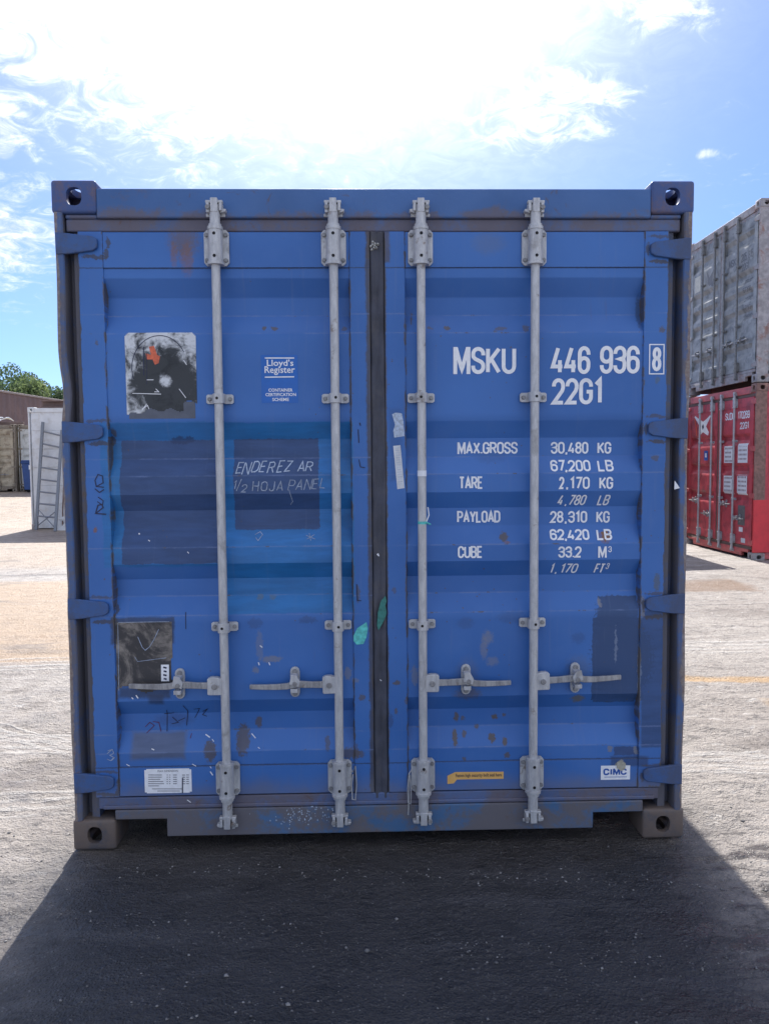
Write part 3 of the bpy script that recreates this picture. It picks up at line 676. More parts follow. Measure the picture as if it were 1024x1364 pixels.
def container(label, cat, loc, rz, pal, grooves, dents=(), doors=True, fine=True, name='shipping_container', height=CH):
    root = empty(name, loc, rz); tag(root, label, cat)
    rt_ = root; H_ = height
    for top in (0, 1):
        for mx in (0, 1):
            for my in (0, 1):
                me = CAST[(top, mx, my)].copy(); me.materials.append(pal['castT'] if top else pal['castB'])
                o = shared('corner_casting', me, rt_); o.location = (CW if mx else 0, CL if my else 0, H_-.122 if top else 0)
    zb, zt = .118, H_-.118
    # front posts: outer strip and inner recess, slightly bruised
    for mx in (0, 1):
        s_ = -1 if mx else 1; x0 = CW if mx else 0
        mb = MB(); prof = [(.008, .16), (.008, .006), (.012, .001), (.036, .001), (.040, .006), (.042, .074), (.064, .074), (.068, .034), (.098, .030), (.098, .16)]
        zs = np.linspace(zb, zt, 60); vs = []
        for z in zs:
            dent = 0
            if fine and not mx: dent = .011*math.exp(-((z-1.80)/.09)**2)+.003*math.exp(-((z-1.05)/.05)**2)+.0022*math.sin(z*9)*math.sin(z*3.7)
            elif fine: dent = .003*math.sin(z*7.3)*math.sin(z*2.9)
            for i, (x, y) in enumerate(prof): vs.append((x0+s_*(x+(dent if i < 5 else dent*.2)), y+(dent*.5 if 0 < i < 5 else 0), z))
        n = len(prof); fs = []
        for k in range(len(zs)-1):
            for i in range(n):
                f = (k*n+i, k*n+(i+1) % n, (k+1)*n+(i+1) % n, (k+1)*n+i); fs.append(f if mx else f[::-1])
        mb.add(vs, fs); mb.m = [1 if (i % n) in (4, 5, 6, 7) else 0 for i in range(len(fs))]
        mb.build('corner_post', [pal['post'], pal['recess']], rt_, 0, 30)
        MB().box(x0+(-.09 if mx else .01), x0+(-.01 if mx else .09), CL-.12, CL-.008, zb, zt).build('corner_post', pal['frame'], rt_, .006)
    if doors:
        # header and sill
        hb = MB(); hb.box(.166, CW-.166, .005, .10, 2.452, 2.561); hb.box(.046, CW-.046, .018, .095, 2.404, 2.4518, 1); hb.box(.046, .1655, .0135, .09, 2.4522, 2.468); hb.box(CW-.1655, CW-.046, .0135, .09, 2.4522, 2.468)
        hb.build('door_header', [pal['header'], pal['band']], rt_, .006, 35)
        sb = MB(); zc = .120
        sb.prism([(.167, zc), (.369, zc), (.369, .048), (2.070, .048), (2.070, zc-.008), (2.271, zc-.008), (2.271, .158), (.167, .158)], .004, .05)
        sb.box(.10, CW-.10, .016, .10, .159, .205, 1); sb.box(.12, CW-.12, .006, .03, .1605, .176, 1)
        sb.build('door_sill', [pal['sill'], pal['band']], rt_, .004, 35)
        # doors
        surf, prof = profile(grooves, dents)
        for right in (0, 1):
            X = (1.249, 1.327, 2.252, 2.346) if right else (.090, .183, 1.115, 1.192)
            mb = MB()
            mb.box(X[0], X[1], .012, .062, .208, 2.404); mb.box(X[2], X[3], .012, .062, .208, 2.404)
            mb.box(X[1], X[2], .0135, .06, 2.268, 2.402); 
            mb.box(X[1], X[2], .0145, .06, .210, .328)
            zz = []
            for (za, ya), (zb_, yb_) in zip(prof, prof[1:]):
                L = math.hypot(zb_-za, yb_-ya); k = max(1, int(L/.03)); ins = [0, .06, .5, .94] if k < 3 else [0]+[(i)/k for i in range(1, k)]
                zz += [za+(zb_-za)*t for t in ins]
            zz.append(prof[-1][0]); nx = 44 if fine else 6
            xs = np.linspace(X[1], X[2], nx+1)
            vs = [(x, surf(x, z), z) for z in zz for x in xs]
            fs = [(j*(nx+1)+i, j*(nx+1)+i+1, (j+1)*(nx+1)+i+1, (j+1)*(nx+1)+i) for j in range(len(zz)-1) for i in range(nx)]
            mb.add(vs, fs)
            d = mb.build('door', pal['doorR'] if right else pal['doorL'], rt_, .0025 if fine else 0, 28)
            root['door_%d' % right] = d.name
            for zc_ in ((2.334, 1.647, .956, .264) if right else (2.356, 1.649, .965, .272)):
                h = hinge_mb(right).build('hinge', pal['hinge'], d, .003, 35); h.location = (0, 0, zc_)
        gk = MB(); zs = np.linspace(.185, 2.404, 40 if fine else 2); vs = []
        gp = [(1.191, .03), (1.194, .019), (1.203, .0135), (1.214, .020), (1.2205, .024), (1.227, .020), (1.238, .0135), (1.247, .019), (1.250, .03)]
        for z in zs:
            j = .004*math.exp(-((z-1.5)/.3)**2) if fine else 0
            for i, (x, y) in enumerate(gp): vs.append((x+(j*1.6 if i > 4 else 0)+.0012*math.sin(z*23+i), y, z))
        n = len(gp); gk.add(vs, [(k*n+i, k*n+i+1, (k+1)*n+i+1, (k+1)*n+i) for k in range(len(zs)-1) for i in range(n-1)])
        gk.build('door_gasket', pal['gasket'], rt_, 0, 60)
        # locking bars
        for i, bx in enumerate((.614, 1.056, 1.386, 1.821)):
            b = bar_piece('bar', 'locking_bar', rt_, (bx, 0, 0), steelmat=pal.get('steel'))
            for z in (.281, 2.339): bar_piece('bracket', 'bar_bracket', b, (0, 0, z), z < 1, pal.get('steel'))
            for z in (1.771, .889): bar_piece('guide', 'bar_guide', b, (0, 0, z), i % 2 == 1, pal.get('steel'))
            bar_piece('cam', 'locking_cam', b, (0, 0, 2.487), i > 1, pal.get('steel')); bar_piece('cam', 'locking_cam', b, (0, 0, .118), i % 2 == 0, pal.get('steel'))
            hz = pal.get('hz', (.66, .66, .66, .66))[i]
            h = bar_piece('handle', 'bar_handle', b, (0, 0, hz), i < 2, pal.get('steel')); h.scale.x = 1.0 if not i == 0 else 1.07; h.rotation_euler.y = R((0.6, -1.2, 1.0, -1.6)[i] if fine else 0)
            bar_piece('catch', 'handle_catch', b, ((-1 if i < 2 else 1)*(.172 if i else .180), 0, hz+.004), i == 3, pal.get('steel'))
    else:
        MB().box(.168, CW-.168, .004, .06, H_-.118, H_-.02).build('top_rail', pal['frame'], rt_, .006)
        MB().box(.168, CW-.168, .004, .06, .02, .17).build('bottom_rail', pal['frame'], rt_, .006)
        if pal.get('plainend'):
            e = MB(); zs = [.17]+[z for k in range(5) for z in (.17+(H_-.288)*(k+1)/6-.012, .17+(H_-.288)*(k+1)/6, .17+(H_-.288)*(k+1)/6+.012)]+[H_-.118]
            e.add([(x, .03+(.014 if (i % 3 == 2 and 0 < i < len(zs)-1) else 0), z) for i, z in enumerate(zs) for x in (.098, CW-.098)], [(2*i, 2*i+1, 2*i+3, 2*i+2) for i in range(len(zs)-1)])
            e.build('front_wall', pal['side'], rt_)
        else:
            corrugated('front_wall', .098, CW-.098, .17, H_-.118, .02, rt_, pal['side'], axis='y')
    # rails, walls, roof and floor
    for mx in (0, 1):
        x0, x1 = (CW-.07, CW-.012) if mx else (.012, .07)
        MB().box(x0, x1, .178, CL-.178, .03, .165).build('bottom_side_rail', pal['frame'], rt_, .005)
        MB().box(x0, x1, .178, CL-.178, H_-.085, H_-.02).build('top_side_rail', pal['frame'], rt_, .005)
        corrugated('side_wall', .16, CL-.12, .165, H_-.085, CW-.02 if mx else .02, rt_, pal['side'], inward=-1 if mx else 1)
    corrugated('end_wall', .09, CW-.09, .165, H_-.085, CL-.03, rt_, pal['side'], inward=-1, axis='y')
    MB().box(.168, CW-.168, CL-.06, CL-.006, .03, .165).build('end_rail', pal['frame'], rt_, .005)
    MB().box(.168, CW-.168, CL-.06, CL-.006, H_-.11, H_-.02).build('end_rail', pal['frame'], rt_, .005)
    rf = MB(); ys = np.linspace(.10, CL-.06, 57); rf.add([(x, y, H_-.034+(.012 if i % 4 in (1, 2) else 0)) for i, y in enumerate(ys) for x in (.06, CW-.06)], [(2*i, 2*i+1, 2*i+3, 2*i+2) for i in range(56)])
    rf.build('roof', pal['side'], rt_)
    fl = MB(); fl.box(.07, CW-.07, .10, CL-.06, .14, .168)
    for k in range(14): fl.box(.07, CW-.07, .4+k*.4, .45+k*.4, .045, .1398)
    fl.build('floor', pal.get('floor', M_brown), rt_)
    return root, (profile(grooves, dents)[0] if doors else None)

# ------------------------------------------------------------------ the blue container
dents = [(.9, 1.25, .30, .22, .006), (1.75, 1.78, .35, .2, .004), (.35, .9, .2, .2, .005), (2.05, .75, .25, .2, .006), (1.6, .75, .2, .15, -.003), (.8, .42, .3, .12, .006), (1.9, .42, .3, .1, .004), (.45, 1.9, .25, .2, -.003)]
PB = dict(castT=M_castT, castB=M_castB, post=M_post, recess=M_recess, frame=M_post, header=M_header, band=M_band, sill=M_sill, doorL=M_left, doorR=M_right,
          hinge=M_hinge, gasket=M_gasket, side=M_header)
_rd = random.Random(11)
dents += [(_rd.uniform(.2, 2.25), _rd.choice((1.85, 1.95, .75, .68, .86, .42, 1.44, 1.16, 2.06)), _rd.uniform(.05, .16), _rd.uniform(.03, .09), _rd.uniform(-.003, .0065)) for _ in range(26)]
blue, surf = container('weathered blue shipping container seen at its closed double doors, standing alone in the foreground', 'shipping container', (0, 0, 0), 0, PB, GROOVES5, dents)
DL = bpy.data.objects[blue['door_0']]; DR = bpy.data.objects[blue['door_1']]
for k in ('door_0', 'door_1'): del blue[k]
def stile(x, z): return .012
def dsurf(x, z):   # front of a door anywhere
    if x < .183 or 1.115 < x < 1.327 or x > 2.252: return .012
    if z > 2.268: return .0135
    if z < .328: return .0145
    return surf(x, z)

# lettering: one part per printed group
WB = 5.1; WS = 2.5
t = MB(); pwrite(t, 'MSKU', 603.5, 462, 687, 498.5, WB, dsurf, gap=.22); t.build('lettering', M_white, DR)
t = MB(); pwrite(t, '446', 733, 461, 786, 498.5, WB, dsurf, gap=.2); t.build('lettering', M_white, DR); t = MB(); pwrite(t, '936', 798, 460.5, 851.5, 498, WB, dsurf, gap=.2); t.build('lettering', M_white, DR)
t = MB(); pwrite(t, '8', 867.5, 462.5, 880.5, 494.5, WB*.9, dsurf)
pline(t, [(864.7, 459), (883.7, 459), (883.2, 498), (864.2, 498), (864.7, 459)], 1.5, dsurf); t.build('lettering', M_white, DR)
t = MB(); pwrite(t, '22G1', 734.5, 503.5, 803, 539, WB, dsurf, gap=.22); t.build('lettering', M_white, DR)
for s_, a in [('MAX.GROSS', (609, 588.5, 689, 605)), ('TARE', (611, 634.5, 643, 651.5)), ('PAYLOAD', (608.5, 680, 666, 696.5)), ('CUBE', (609.5, 727, 642.5, 743.5)),
              ('30', (733, 588.5, 751.5, 604.5)), ('480', (756, 588.5, 783, 604.5)), ('KG', (795, 588.5, 813.5, 604.5)),
              ('67', (733.5, 612.5, 751, 628)), ('200', (757, 612.5, 784.5, 628)), ('LB', (796.5, 612.5, 815, 628)),
              ('2', (744, 635, 751, 651.5)), ('170', (758, 635, 785, 651.5)), ('KG', (797.5, 635, 816, 651.5)),
              ('28', (732, 680.5, 750, 696.5)), ('310', (756, 680.5, 781.5, 696.5)), ('KG', (793.5, 680.5, 811.5, 696.5)),
              ('62', (732.5, 704.5, 750, 719.5)), ('420', (756, 704.5, 783, 719.5)), ('LB', (795, 704.5, 813, 719.5)),
              ('33.2', (743, 727.5, 774, 743)), ('M', (796, 727.5, 807.5, 743)), ('³', (809.5, 727.5, 814, 738))]:
    t = MB()
    if s_ == '³':
        s_ = '3'; a = (809.5, 727.5, 814, 735.5)
        pwrite(t, s_, *a, 1.1, dsurf)
    else: pwrite(t, s_, *a, WS, dsurf, gap=.2)
    t.build('lettering', M_white, DR)
for px, py in [(754, 604), (754, 627.5), (755, 650.5), (753, 696), (753.5, 719)]: t = MB(); pline(t, [(px, py-1.5), (px-.6, py+1.5)], 2.4, dsurf); t.build('lettering', M_white, DR)
for s_, a in [('4', (741, 659, 750, 673)), ('780', (755.5, 659, 780, 673)), ('LB', (794, 659, 811.5, 673)), ('1', (731, 750.5, 737, 763.5)), ('170', (744, 750.5, 769, 763.5)), ('FT', (789.5, 750.5, 804.5, 763.5))]:
    t = MB(); pwrite(t, s_, *a, 2.0, dsurf, slant=.16, gap=.2); t.build('lettering', M_white, DR)
t = MB(); pwrite(t, '3', 805.5, 750, 811, 758, 1.0, dsurf, slant=.16); t.build('lettering', M_white, DR)
for px, py in [(753, 673), (740, 763.5)]: t = MB(); pline(t, [(px, py-1.5), (px-1, py+1)], 2.0, dsurf); t.build('lettering', M_white, DR)


# chalk and marker writing on the left door
t = MB()
pwrite(t, 'ENDEREZ', 313, 615, 386, 631, 1.3, dsurf, 0, slant=.25, gap=.25, jit=.08, rise=.006); pwrite(t, 'AR', 396, 614, 416, 628, 1.3, dsurf, 0, slant=.2, gap=.2, jit=.05)
o = t.build('chalk_writing', [M_chalk, M_chalk2], DL); tag(o, 'chalk handwriting, upper line on the dark square'); t = MB()
pwrite(t, '1', 310, 640, 314, 652, 1.1, dsurf, 1, slant=.2); pline(t, [(315, 654), (322, 638)], 1.1, dsurf, 1); pwrite(t, '2', 321, 645, 328, 656, 1.2, dsurf, 1, slant=.2)
pwrite(t, 'HOJA', 336, 640, 376, 654, 1.2, dsurf, 1, slant=.12, gap=.26, jit=.06); pwrite(t, 'PANEL', 382, 638, 432, 653, 1.1, dsurf, 1, slant=.25, gap=.22, jit=.06, rise=.006)
for a in [((340, 712), (347, 708), (350, 712), (344, 720), (341, 716)), ((408, 713), (420, 718)), ((409, 718), (419, 712)), ((412, 710), (414, 720)), ((385, 652), (390, 668), (387, 672)),]:
    pline(t, a, .8, dsurf, 1)
for a in [((143, 1004), (150, 998), (152, 1003), (147, 1006), (153, 1009), (149, 1013))]: pline(t, a, .9, dsurf, 1) if isinstance(a[0], tuple) else None
pline(t, [(144, 1000), (150, 998), (152, 1003), (147, 1006), (152, 1009), (148, 1013), (143, 1011)], .9, dsurf, 1)
o = t.build('chalk_writing', [M_chalk, M_chalk2], DL); tag(o, 'fainter chalk handwriting, lower line')
t = MB()
pline(t, [(127, 651), (133, 656), (139, 652)], 1.4, dsurf); pline(t, [(129, 648), (127, 640), (131, 632), (137, 634), (138, 643), (129, 648), (139, 649)], 1.3, dsurf)
pline(t, [(131, 662), (138, 667), (137, 673), (130, 668)], 1.2, dsurf); pline(t, [(128, 683), (131, 673), (136, 672), (138, 676), (128, 684), (142, 685)], 1.6, dsurf)
for a in [((219, 951), (232, 950)), ((222, 946), (223, 974)), ((230, 955), (238, 962), (229, 964)), ((244, 940), (250, 947), (249, 966)), ((238, 960), (247, 956)), ((258, 945), (266, 944), (260, 956)),
          ((270, 948), (277, 944), (270, 952), (276, 954)), ((248, 815), (248, 838))]: pline(t, a, 1.0, dsurf)
for a in [((194, 968), (200, 962), (206, 966), (196, 976)), ((204, 961), (212, 962), (215, 974)), ((254, 983), (256, 976))]: pline(t, a, 1.0, dsurf, 1)
pline(t, [(477, 572), (478, 590)], 1.4, dsurf); pline(t, [(479, 563), (480, 567)], 1.4, dsurf); pline(t, [(478, 612), (480, 622), (486, 623)], 1.2, dsurf); pline(t, [(475, 778), (476, 800), (481, 800)], 1.4, dsurf)
o = t.build('marker_scrawl', [M_ink, M_maroon], DL); tag(o, 'dark hand scribbled marker strokes')

# stickers of the left door
def mask_sticker(name, base, dark, thr, sc, extra=None, dist=0.8):
    mt, n, b = mk(name, 0.5); o_ = objc(n)
    a = n.noise(o_, sc, 7, 0.68, dist); f = n.noise(o_, sc*5, 5, 0.7)
    k = n.smooth(n.m('ADD', n.m('MULTIPLY', a, .8), n.m('MULTIPLY', f, .2)), thr-.04, thr+.12)
    c = n.mix(k, base, dark)
    if extra: c = extra(n, o_, c)
    n.put(b.inputs['Base Color'], c); return mt
def blackened(n, o_, c):
    x, _, z = n.xyz(o_)[:3]; cc = at(222, 515, .02)
    ux = n.m('SUBTRACT', x, cc.x); uz = n.m('SUBTRACT', z, cc.z)
    wv = n.m('MULTIPLY', n.m('SUBTRACT', n.noise(o_, 16, 6, .7, .6), .5), .30)
    d = n.m('ADD', n.m('SQRT', n.m('ADD', n.m('MULTIPLY', ux, ux), n.m('MULTIPLY', uz, uz))), wv)
    hc = at(221, 506, .02); hx = n.m('SUBTRACT', x, hc.x); hz_ = n.m('SUBTRACT', z, hc.z)
    hd_ = n.m('ADD', n.m('SQRT', n.m('ADD', n.m('MULTIPLY', hx, hx), n.m('MULTIPLY', hz_, hz_))), n.m('MULTIPLY', wv, .25))
    k = n.m('MULTIPLY', n.smooth(d, .195, .115), n.smooth(hd_, .010, .028))
    return n.mix(n.m('MULTIPLY', k, .97), c, (.012, .016, .02))
M_torn = mask_sticker('scorched white sticker', (.62, .65, .68), (.02, .026, .034), .52, 11, blackened)
M_orange = plain('faded orange print', (.62, .13, .06), .5, 0, .25, 60, (.1, .02, .02), .5)
M_greyfilm = plain('grey sticker backing', (.10, .115, .15), .6)
def rounded(r, asp, miss=None):
    def e(u, v):
        x = min(u, 1-u)*asp; y = min(v, 1-v)
        if x < r and y < r and (r-x)**2+(r-y)**2 > r*r: return False
        return not (miss and miss(u, v))
    return e
t = MB()
def torn(u, v):
    return v < .10+.10*math.sin(u*2.6+.2)*0+(.09 if u > .8 else 0)+(.06*max(0, (.3-u)/.3)*-1)+.02*math.sin(u*23)
sheet(t, 170, 443, 261, 558, dsurf, 0, .0012, .004, edge=rounded(.07, .79, torn))
sheet(t, 173, 535, 260.5, 558, dsurf, 1, .0007, .006)
cx_, cy_ = 213, 490
pline(t, [(cx_+37*math.cos(R(a)), cy_-43*math.sin(R(a))) for a in range(200, 20, -9)], .9, dsurf, 2, .0017)
pline(t, [(192, 462), (192, 500)], 1.2, dsurf, 2, .0017); pline(t, [(196, 470), (196, 512)], .7, dsurf, 2, .0017)
poly(t, [(199, 462), (206, 461), (210, 473), (214, 475), (212, 484), (207, 486), (204, 479), (196, 479), (195, 471), (202, 473)], dsurf, 3, .0016)
for a in [((206, 522), (212, 522), (208, 518)), ((177, 524), (215, 525)), ((190, 545), (197, 540), (199, 545)), ((196, 538), (190, 546)), ((245, 480), (249, 486)), ((239, 518), (248, 530)), ((196, 506), (205, 506))]: pline(t, a, .9, dsurf, 4, .0017)
o = t.build('sticker', [M_torn, M_greyfilm, M_ink, M_orange, M_white], DL); tag(o, 'scorched white square sticker with an orange fragment')
t = MB(); M_lr = plain('bright blue sticker', (.012, .12, .46), .4, 0, .06, 20)
sheet(t, 349, 473, 396.5, 537, dsurf, 0, .001)
pline(t, [(353, 477), (392, 477)], 1.5, dsurf, 1, .0018); pline(t, [(353, 502.5), (392, 502)], 1.5, dsurf, 1, .0018)
ptext(t, "Lloyd's", 356, 479, 391, 490.5, dsurf, 1, .0019, .012); ptext(t, 'Register', 353, 488, 393, 500, dsurf, 1, .0022, .012)
ptext(t, 'CONTAINER', 358, 517.5, 390, 522, dsurf, 1, .002, .02); ptext(t, 'CERTIFICATION', 354, 523.5, 394.5, 528, dsurf, 1, .002, .02); ptext(t, 'SCHEME', 363, 530, 385, 534.5, dsurf, 1, .002, .02)
o = t.build('sticker', [M_lr, M_white], DL); tag(o, 'bright blue certification sticker')
M_black = mask_sticker('peeling black sticker', (.036, .035, .039), (.26, .235, .21), .50, 6)
t = MB(); sheet(t, 157, 828, 229, 924, dsurf, 0, .0014, .006, edge=lambda u, v: not (v < .06+.05*math.sin(u*9)) and not (u > .96 and .2 < v < .5))
pline(t, [(184, 848), (190, 862), (194, 866), (200, 861), (206, 851), (212, 838)], .9, dsurf, 1, .002); pline(t, [(158, 829), (226, 828)], .8, dsurf, 1, .002); pline(t, [(157.5, 830), (159, 920)], .7, dsurf, 1, .002)
pline(t, [(180, 875), (184, 881), (222, 876)], .7, dsurf, 1, .002)
sheet(t, 215.5, 885, 225.5, 907, dsurf, 2, .0022, .008)
for k in range(4): pline(t, [(218+.6*(k % 2), 888.5+k*5), (222.5, 889.5+k*5)], 2.2, dsurf, 3, .003)
o = t.build('sticker', [M_black, M_chalk2, M_white, M_ink], DL); tag(o, 'peeling black square sticker with a small white tag')
t = MB(); sheet(t, 194, 1022.5, 255.5, 1056, dsurf, 0, .001, .004, edge=rounded(.13, 1.8))
ptext(t, 'MAX DIMENSION', 211, 1024.5, 238, 1027.5, dsurf, 1, .002)
for k, (a, b) in enumerate([(198, 216), (198, 216), (198, 214), (198, 218), (198, 219), (198, 212)]):
    y = 1032+k*2.9; pline(t, [(a, y), (b, y)], .9, dsurf, 1, .002)
    for c0, c1 in ((222.5, 224), (226, 227.5), (231, 236), (243, 247), (248.5, 252)):
        if k < 5: pline(t, [(c0, y), (c1, y)], 1.0, dsurf, 1, .002)
pline(t, [(203, 1050.5), (243, 1050.5)], .9, dsurf, 1, .002); pline(t, [(210, 1053.3), (240, 1053.3)], .9, dsurf, 1, .002); pline(t, [(243.5, 1036), (243.5, 1056)], 1.4, dsurf, 2, .0024)
M_print = plain('grey print', (.16, .16, .18), .6)
o = t.build('data_plate', [M_white, M_print, M_ink], DL); tag(o, 'white data plate with rows of fine print')
M_green = plain('turquoise paint dab', (.10, .52, .50), .5, 0, .25, 60)
M_green2 = plain('dark green paint smear', (.03, .17, .15), .5, 0, .3, 60)
t = MB(); poly(t, [(471, 846), (476, 836), (482, 832), (488, 828), (490, 836), (488, 848), (484, 857), (475, 858), (471, 853)], dsurf, 0, .0015)
o = t.build('paint_dab', M_green, DL); tag(o, 'turquoise paint dab beside the gasket')
t = MB()
gs = lambda x, z: .0105
poly(t, [(502, 833), (503, 815), (507, 800), (513, 793), (515, 800), (513, 806), (515, 815), (513, 822), (508, 832), (504, 839)], gs, 0, .0015)
GASK = [c for c in blue.children if c.name.startswith('door_gasket')][0]
t.build('paint_smear', M_green2, GASK)
kn = MB(); p = at(497.5, 327, .01)
for k in range(9):
    a = k*2.4; r_ = .004+.0016*k; kn.cyl((p.x+r_*math.cos(a), .018, p.z+r_*math.sin(a)*1.1), (p.x+r_*math.cos(a), .006-.001*(k % 3), p.z+r_*math.sin(a)*1.1), .006, .003, 7)
kn.build('seal_remnant', plain('pale lead seal', (.42, .43, .42), .6, 0, .3, 90), GASK, 0, 40)
# stickers of the right door
t = MB(); M_paper = plain('thin paper', (.60, .63, .67), .6, 0, .1, 50)
p4 = [(523.5, 594), (533, 593), (538.5, 650), (529, 651.5)]
poly(t, p4, dsurf, 0, .001)
for k in range(16): 
    y = 597+k*3.2; x = 525+.35*(y-594)/4.2*1.05; pline(t, [(x+.8, y), (x+7, y-.6)], .5, dsurf, 1, .0016)
o = t.build('paper_strip', [M_paper, M_chalk], DR); tag(o, 'white paper strip stuck upright')
t = MB(); poly(t, [(522, 552), (526, 550), (530, 550), (535, 551), (537, 562), (538.5, 581), (525, 583), (523.5, 574), (526, 566)], dsurf, 0, .001)
o = t.build('paper_strip', [M_chalk], DR); tag(o, 'torn faded paper scrap')
t = MB(); M_yel = plain('amber sticker', (.72, .42, .13), .5, 0, .05, 30)
poly(t, [(595.5, 1032.5), (606, 1027.5), (670, 1027), (670, 1036.5), (608, 1037.5), (604, 1042.5), (595.5, 1043.5)], dsurf, 0, .001)
ptext(t, 'Fasten high security bolt seal here', 606.5, 1028.6, 667.5, 1035.6, dsurf, 1, .0022, .006)
o = t.build('sticker', [M_yel, M_ink], DR); tag(o, 'narrow amber sticker with one line of print')
t = MB(); sheet(t, 799, 1018.5, 838, 1038, dsurf, 0, .001)
M_cb = plain('blue print', (.02, .09, .36), .5)
pwrite(t, 'CIMC', 803, 1023, 834, 1032.5, 2.2, lambda x, z: dsurf(x, z)-.0006, 1, gap=.24); pline(t, [(804, 1034.8), (834, 1034.4)], .7, dsurf, 1, .0022)
poly(t, [(820, 1014), (826, 1012), (832, 1016), (831, 1023), (826, 1026), (820, 1022)], dsurf, 2, .0035)
o = t.build('sticker', [M_white, M_cb, plain('dried mud', (.36, .35, .29), .9, 0, .2, 90)], DR); tag(o, 'small white sticker with blue letters')
t = MB(); ps = lambda x, z: .001
poly(t, [(898, 640), (905, 650), (897.5, 652)], ps, 0, .001, y=.0)
PR = [c for c in blue.children if c.name.startswith('corner_post')][2]
t.build('paper_scrap', M_white, PR)
# paint splashes and rags round the third bar
t = MB(); t.cyl((1.386, BY, 1.470), (1.386, BY, 1.492), .0178, n=18); t.cyl((1.387, BY, 1.285), (1.387, BY, 1.296), .0178, n=18, mi=1)
B3 = [c for c in blue.children if c.name.startswith('locking_bar')][2]
o = t.build('tape_wrap', [M_white, M_green], B3); o.location = (-1.386, 0, 0); t = MB()
t.tube([(1.40, BY-.008, 1.29), (1.412, BY-.004, 1.32), (1.408, BY, 1.35)], .0022, 6, 0); t.tube([(1.40, BY-.012, 1.292), (1.418, BY-.008, 1.284)], .003, 6, 1)
B3 = [c for c in blue.children if c.name.startswith('locking_bar')][2]; B2 = [c for c in blue.children if c.name.startswith('locking_bar')][1]
o = t.build('string_end', [M_white, M_green], B3); o.location = (-1.386, 0, 0)
for B, x, pts in ((B2, 1.056, [(.040, .010, .32), (.050, -.004, .30), (.062, -.006, .325), (.066, -.004, .25), (.060, -.002, .185), (.048, -.004, .19), (.046, -.006, .25), (.052, -.002, .29)]),
                  (B3, 1.386, [(-.040, .010, .31), (-.055, -.004, .29), (-.062, -.004, .23), (-.060, 0, .17), (-.050, -.004, .165), (-.047, -.006, .24), (-.052, -.004, .285), (-.06, 0, .12)])):
    MB().tube(pts, .0024, 6).build('wire_loop', M_steel, B, 0, 60)
# white splashes on the left door
t = MB()
for px, py, l in [(183, 928, 5), (177, 930, 3), (204, 998, 4), (277, 980, 7), (284, 986, 4), (259, 1019, 6), (282, 1030, 6), (171, 1019, 5), (338, 980, 8), (345, 996, 3), (281, 1022, 3), (348, 861, 4), (345, 884, 4), (359, 884, 4), (252, 1067, 6),
                  (504, 739, 4), (507, 906, 3), (503, 739, 3), (251, 736, 3), (186, 711, 2), (199, 720, 3)]:
    a = random.uniform(.4, 1.3); pline(t, [(px-l*.5*math.cos(a), py-l*.5*math.sin(a)), (px+l*.5*math.cos(a), py+l*.5*math.sin(a))], random.uniform(.9, 1.7), lambda x, z: min(dsurf(x, z), .013), 0, .0012)
t.build('paint_splashes', M_white, DL)
t = MB(); rs = random.Random(3)
for k in range(110):
    px, py = rs.gauss(405, 20), rs.gauss(1085, 8)
    if not 1074 < py < 1106: continue
    l = rs.uniform(.4, 1.3); poly(t, [(px, py-l), (px+l*.8, py), (px, py+l), (px-l*.8, py)], lambda x, z: .004, 0, .0012, y=.004)
SILL = [c for c in blue.children if c.name.startswith('door_sill')][0]
t.build('paint_splashes', M_chalk, SILL)
#BACKGROUND
# ------------------------------------------------------------------ ground
def gz(x, y):
    s1 = np.clip((y-17)/10.0, 0, 1); s2 = np.clip((x-3.6)/2.4, 0, 1)*np.clip((y-5.0)/2.5, 0, 1)
    return 0.52*s1*s1*(3-2*s1)+0.06*s2*s2*(3-2*s2)*(1-np.clip((y-17)/10.0, 0, 1))
def vnoise(x, y, seed):
    rs = np.random.RandomState(seed); T = rs.rand(256, 256)
    xi = np.floor(x).astype(int); yi = np.floor(y).astype(int); fx = x-xi; fy = y-yi
    fx = fx*fx*(3-2*fx); fy = fy*fy*(3-2*fy)
    g = lambda a, b: T[a % 256, b % 256]
    return (g(xi, yi)*(1-fx)+g(xi+1, yi)*fx)*(1-fy)+(g(xi, yi+1)*(1-fx)+g(xi+1, yi+1)*fx)*fy
def grow(a, b, s0, far, ratio=1.06):
    mid = list(np.arange(a, b, s0)); out = []; s = s0; v = a
    while v > -far: s *= ratio; v -= s; out.append(v)
    right = []; s = s0; v = mid[-1]
    while v < far: s *= ratio; v += s; right.append(v)
    return np.array(out[::-1]+mid+right)
gx = grow(-2.2, 4.6, 0.022, 600); gy = np.concatenate([grow(-1.3, 2.2, 0.022, 600)])
gy = gy[gy > -60]
GX, GY = np.meshgrid(gx, gy)
ridg = vnoise(GX*1.6+.4*GY, GY*7+.9*vnoise(GX*2, GY*2, 4), 1)*.55+vnoise(GX*5, GY*16, 2)*.3+vnoise(GX*24, GY*30, 3)*.15
fadeg = np.clip(1-(np.abs(GX-1.2)-3)/6, 0, 1)*np.clip(1-(GY-3)/8, 0, 1)
side = np.clip((np.abs(GX-1.15)-0.75)/0.9, 0.12, 1)
lump = vnoise(GX*9+3, GY*13, 11)*.6+vnoise(GX*21, GY*33, 12)*.4
lump = np.abs(lump-.5)*2
GZ = gz(GX, GY)+((ridg-.5)*.028*side+(.22-lump)*.012*(.25+.75*side)+(vnoise(GX*.7, GY*.7, 5)-.5)*.02)*fadeg
flat_ = np.exp(-(np.clip(np.abs(GX-1.219)-1.25, 0, 9)/.15)**2)*np.clip(GY+.25, 0, .2)/.2*(GY < 6.5)   # where the container stands the ground is level
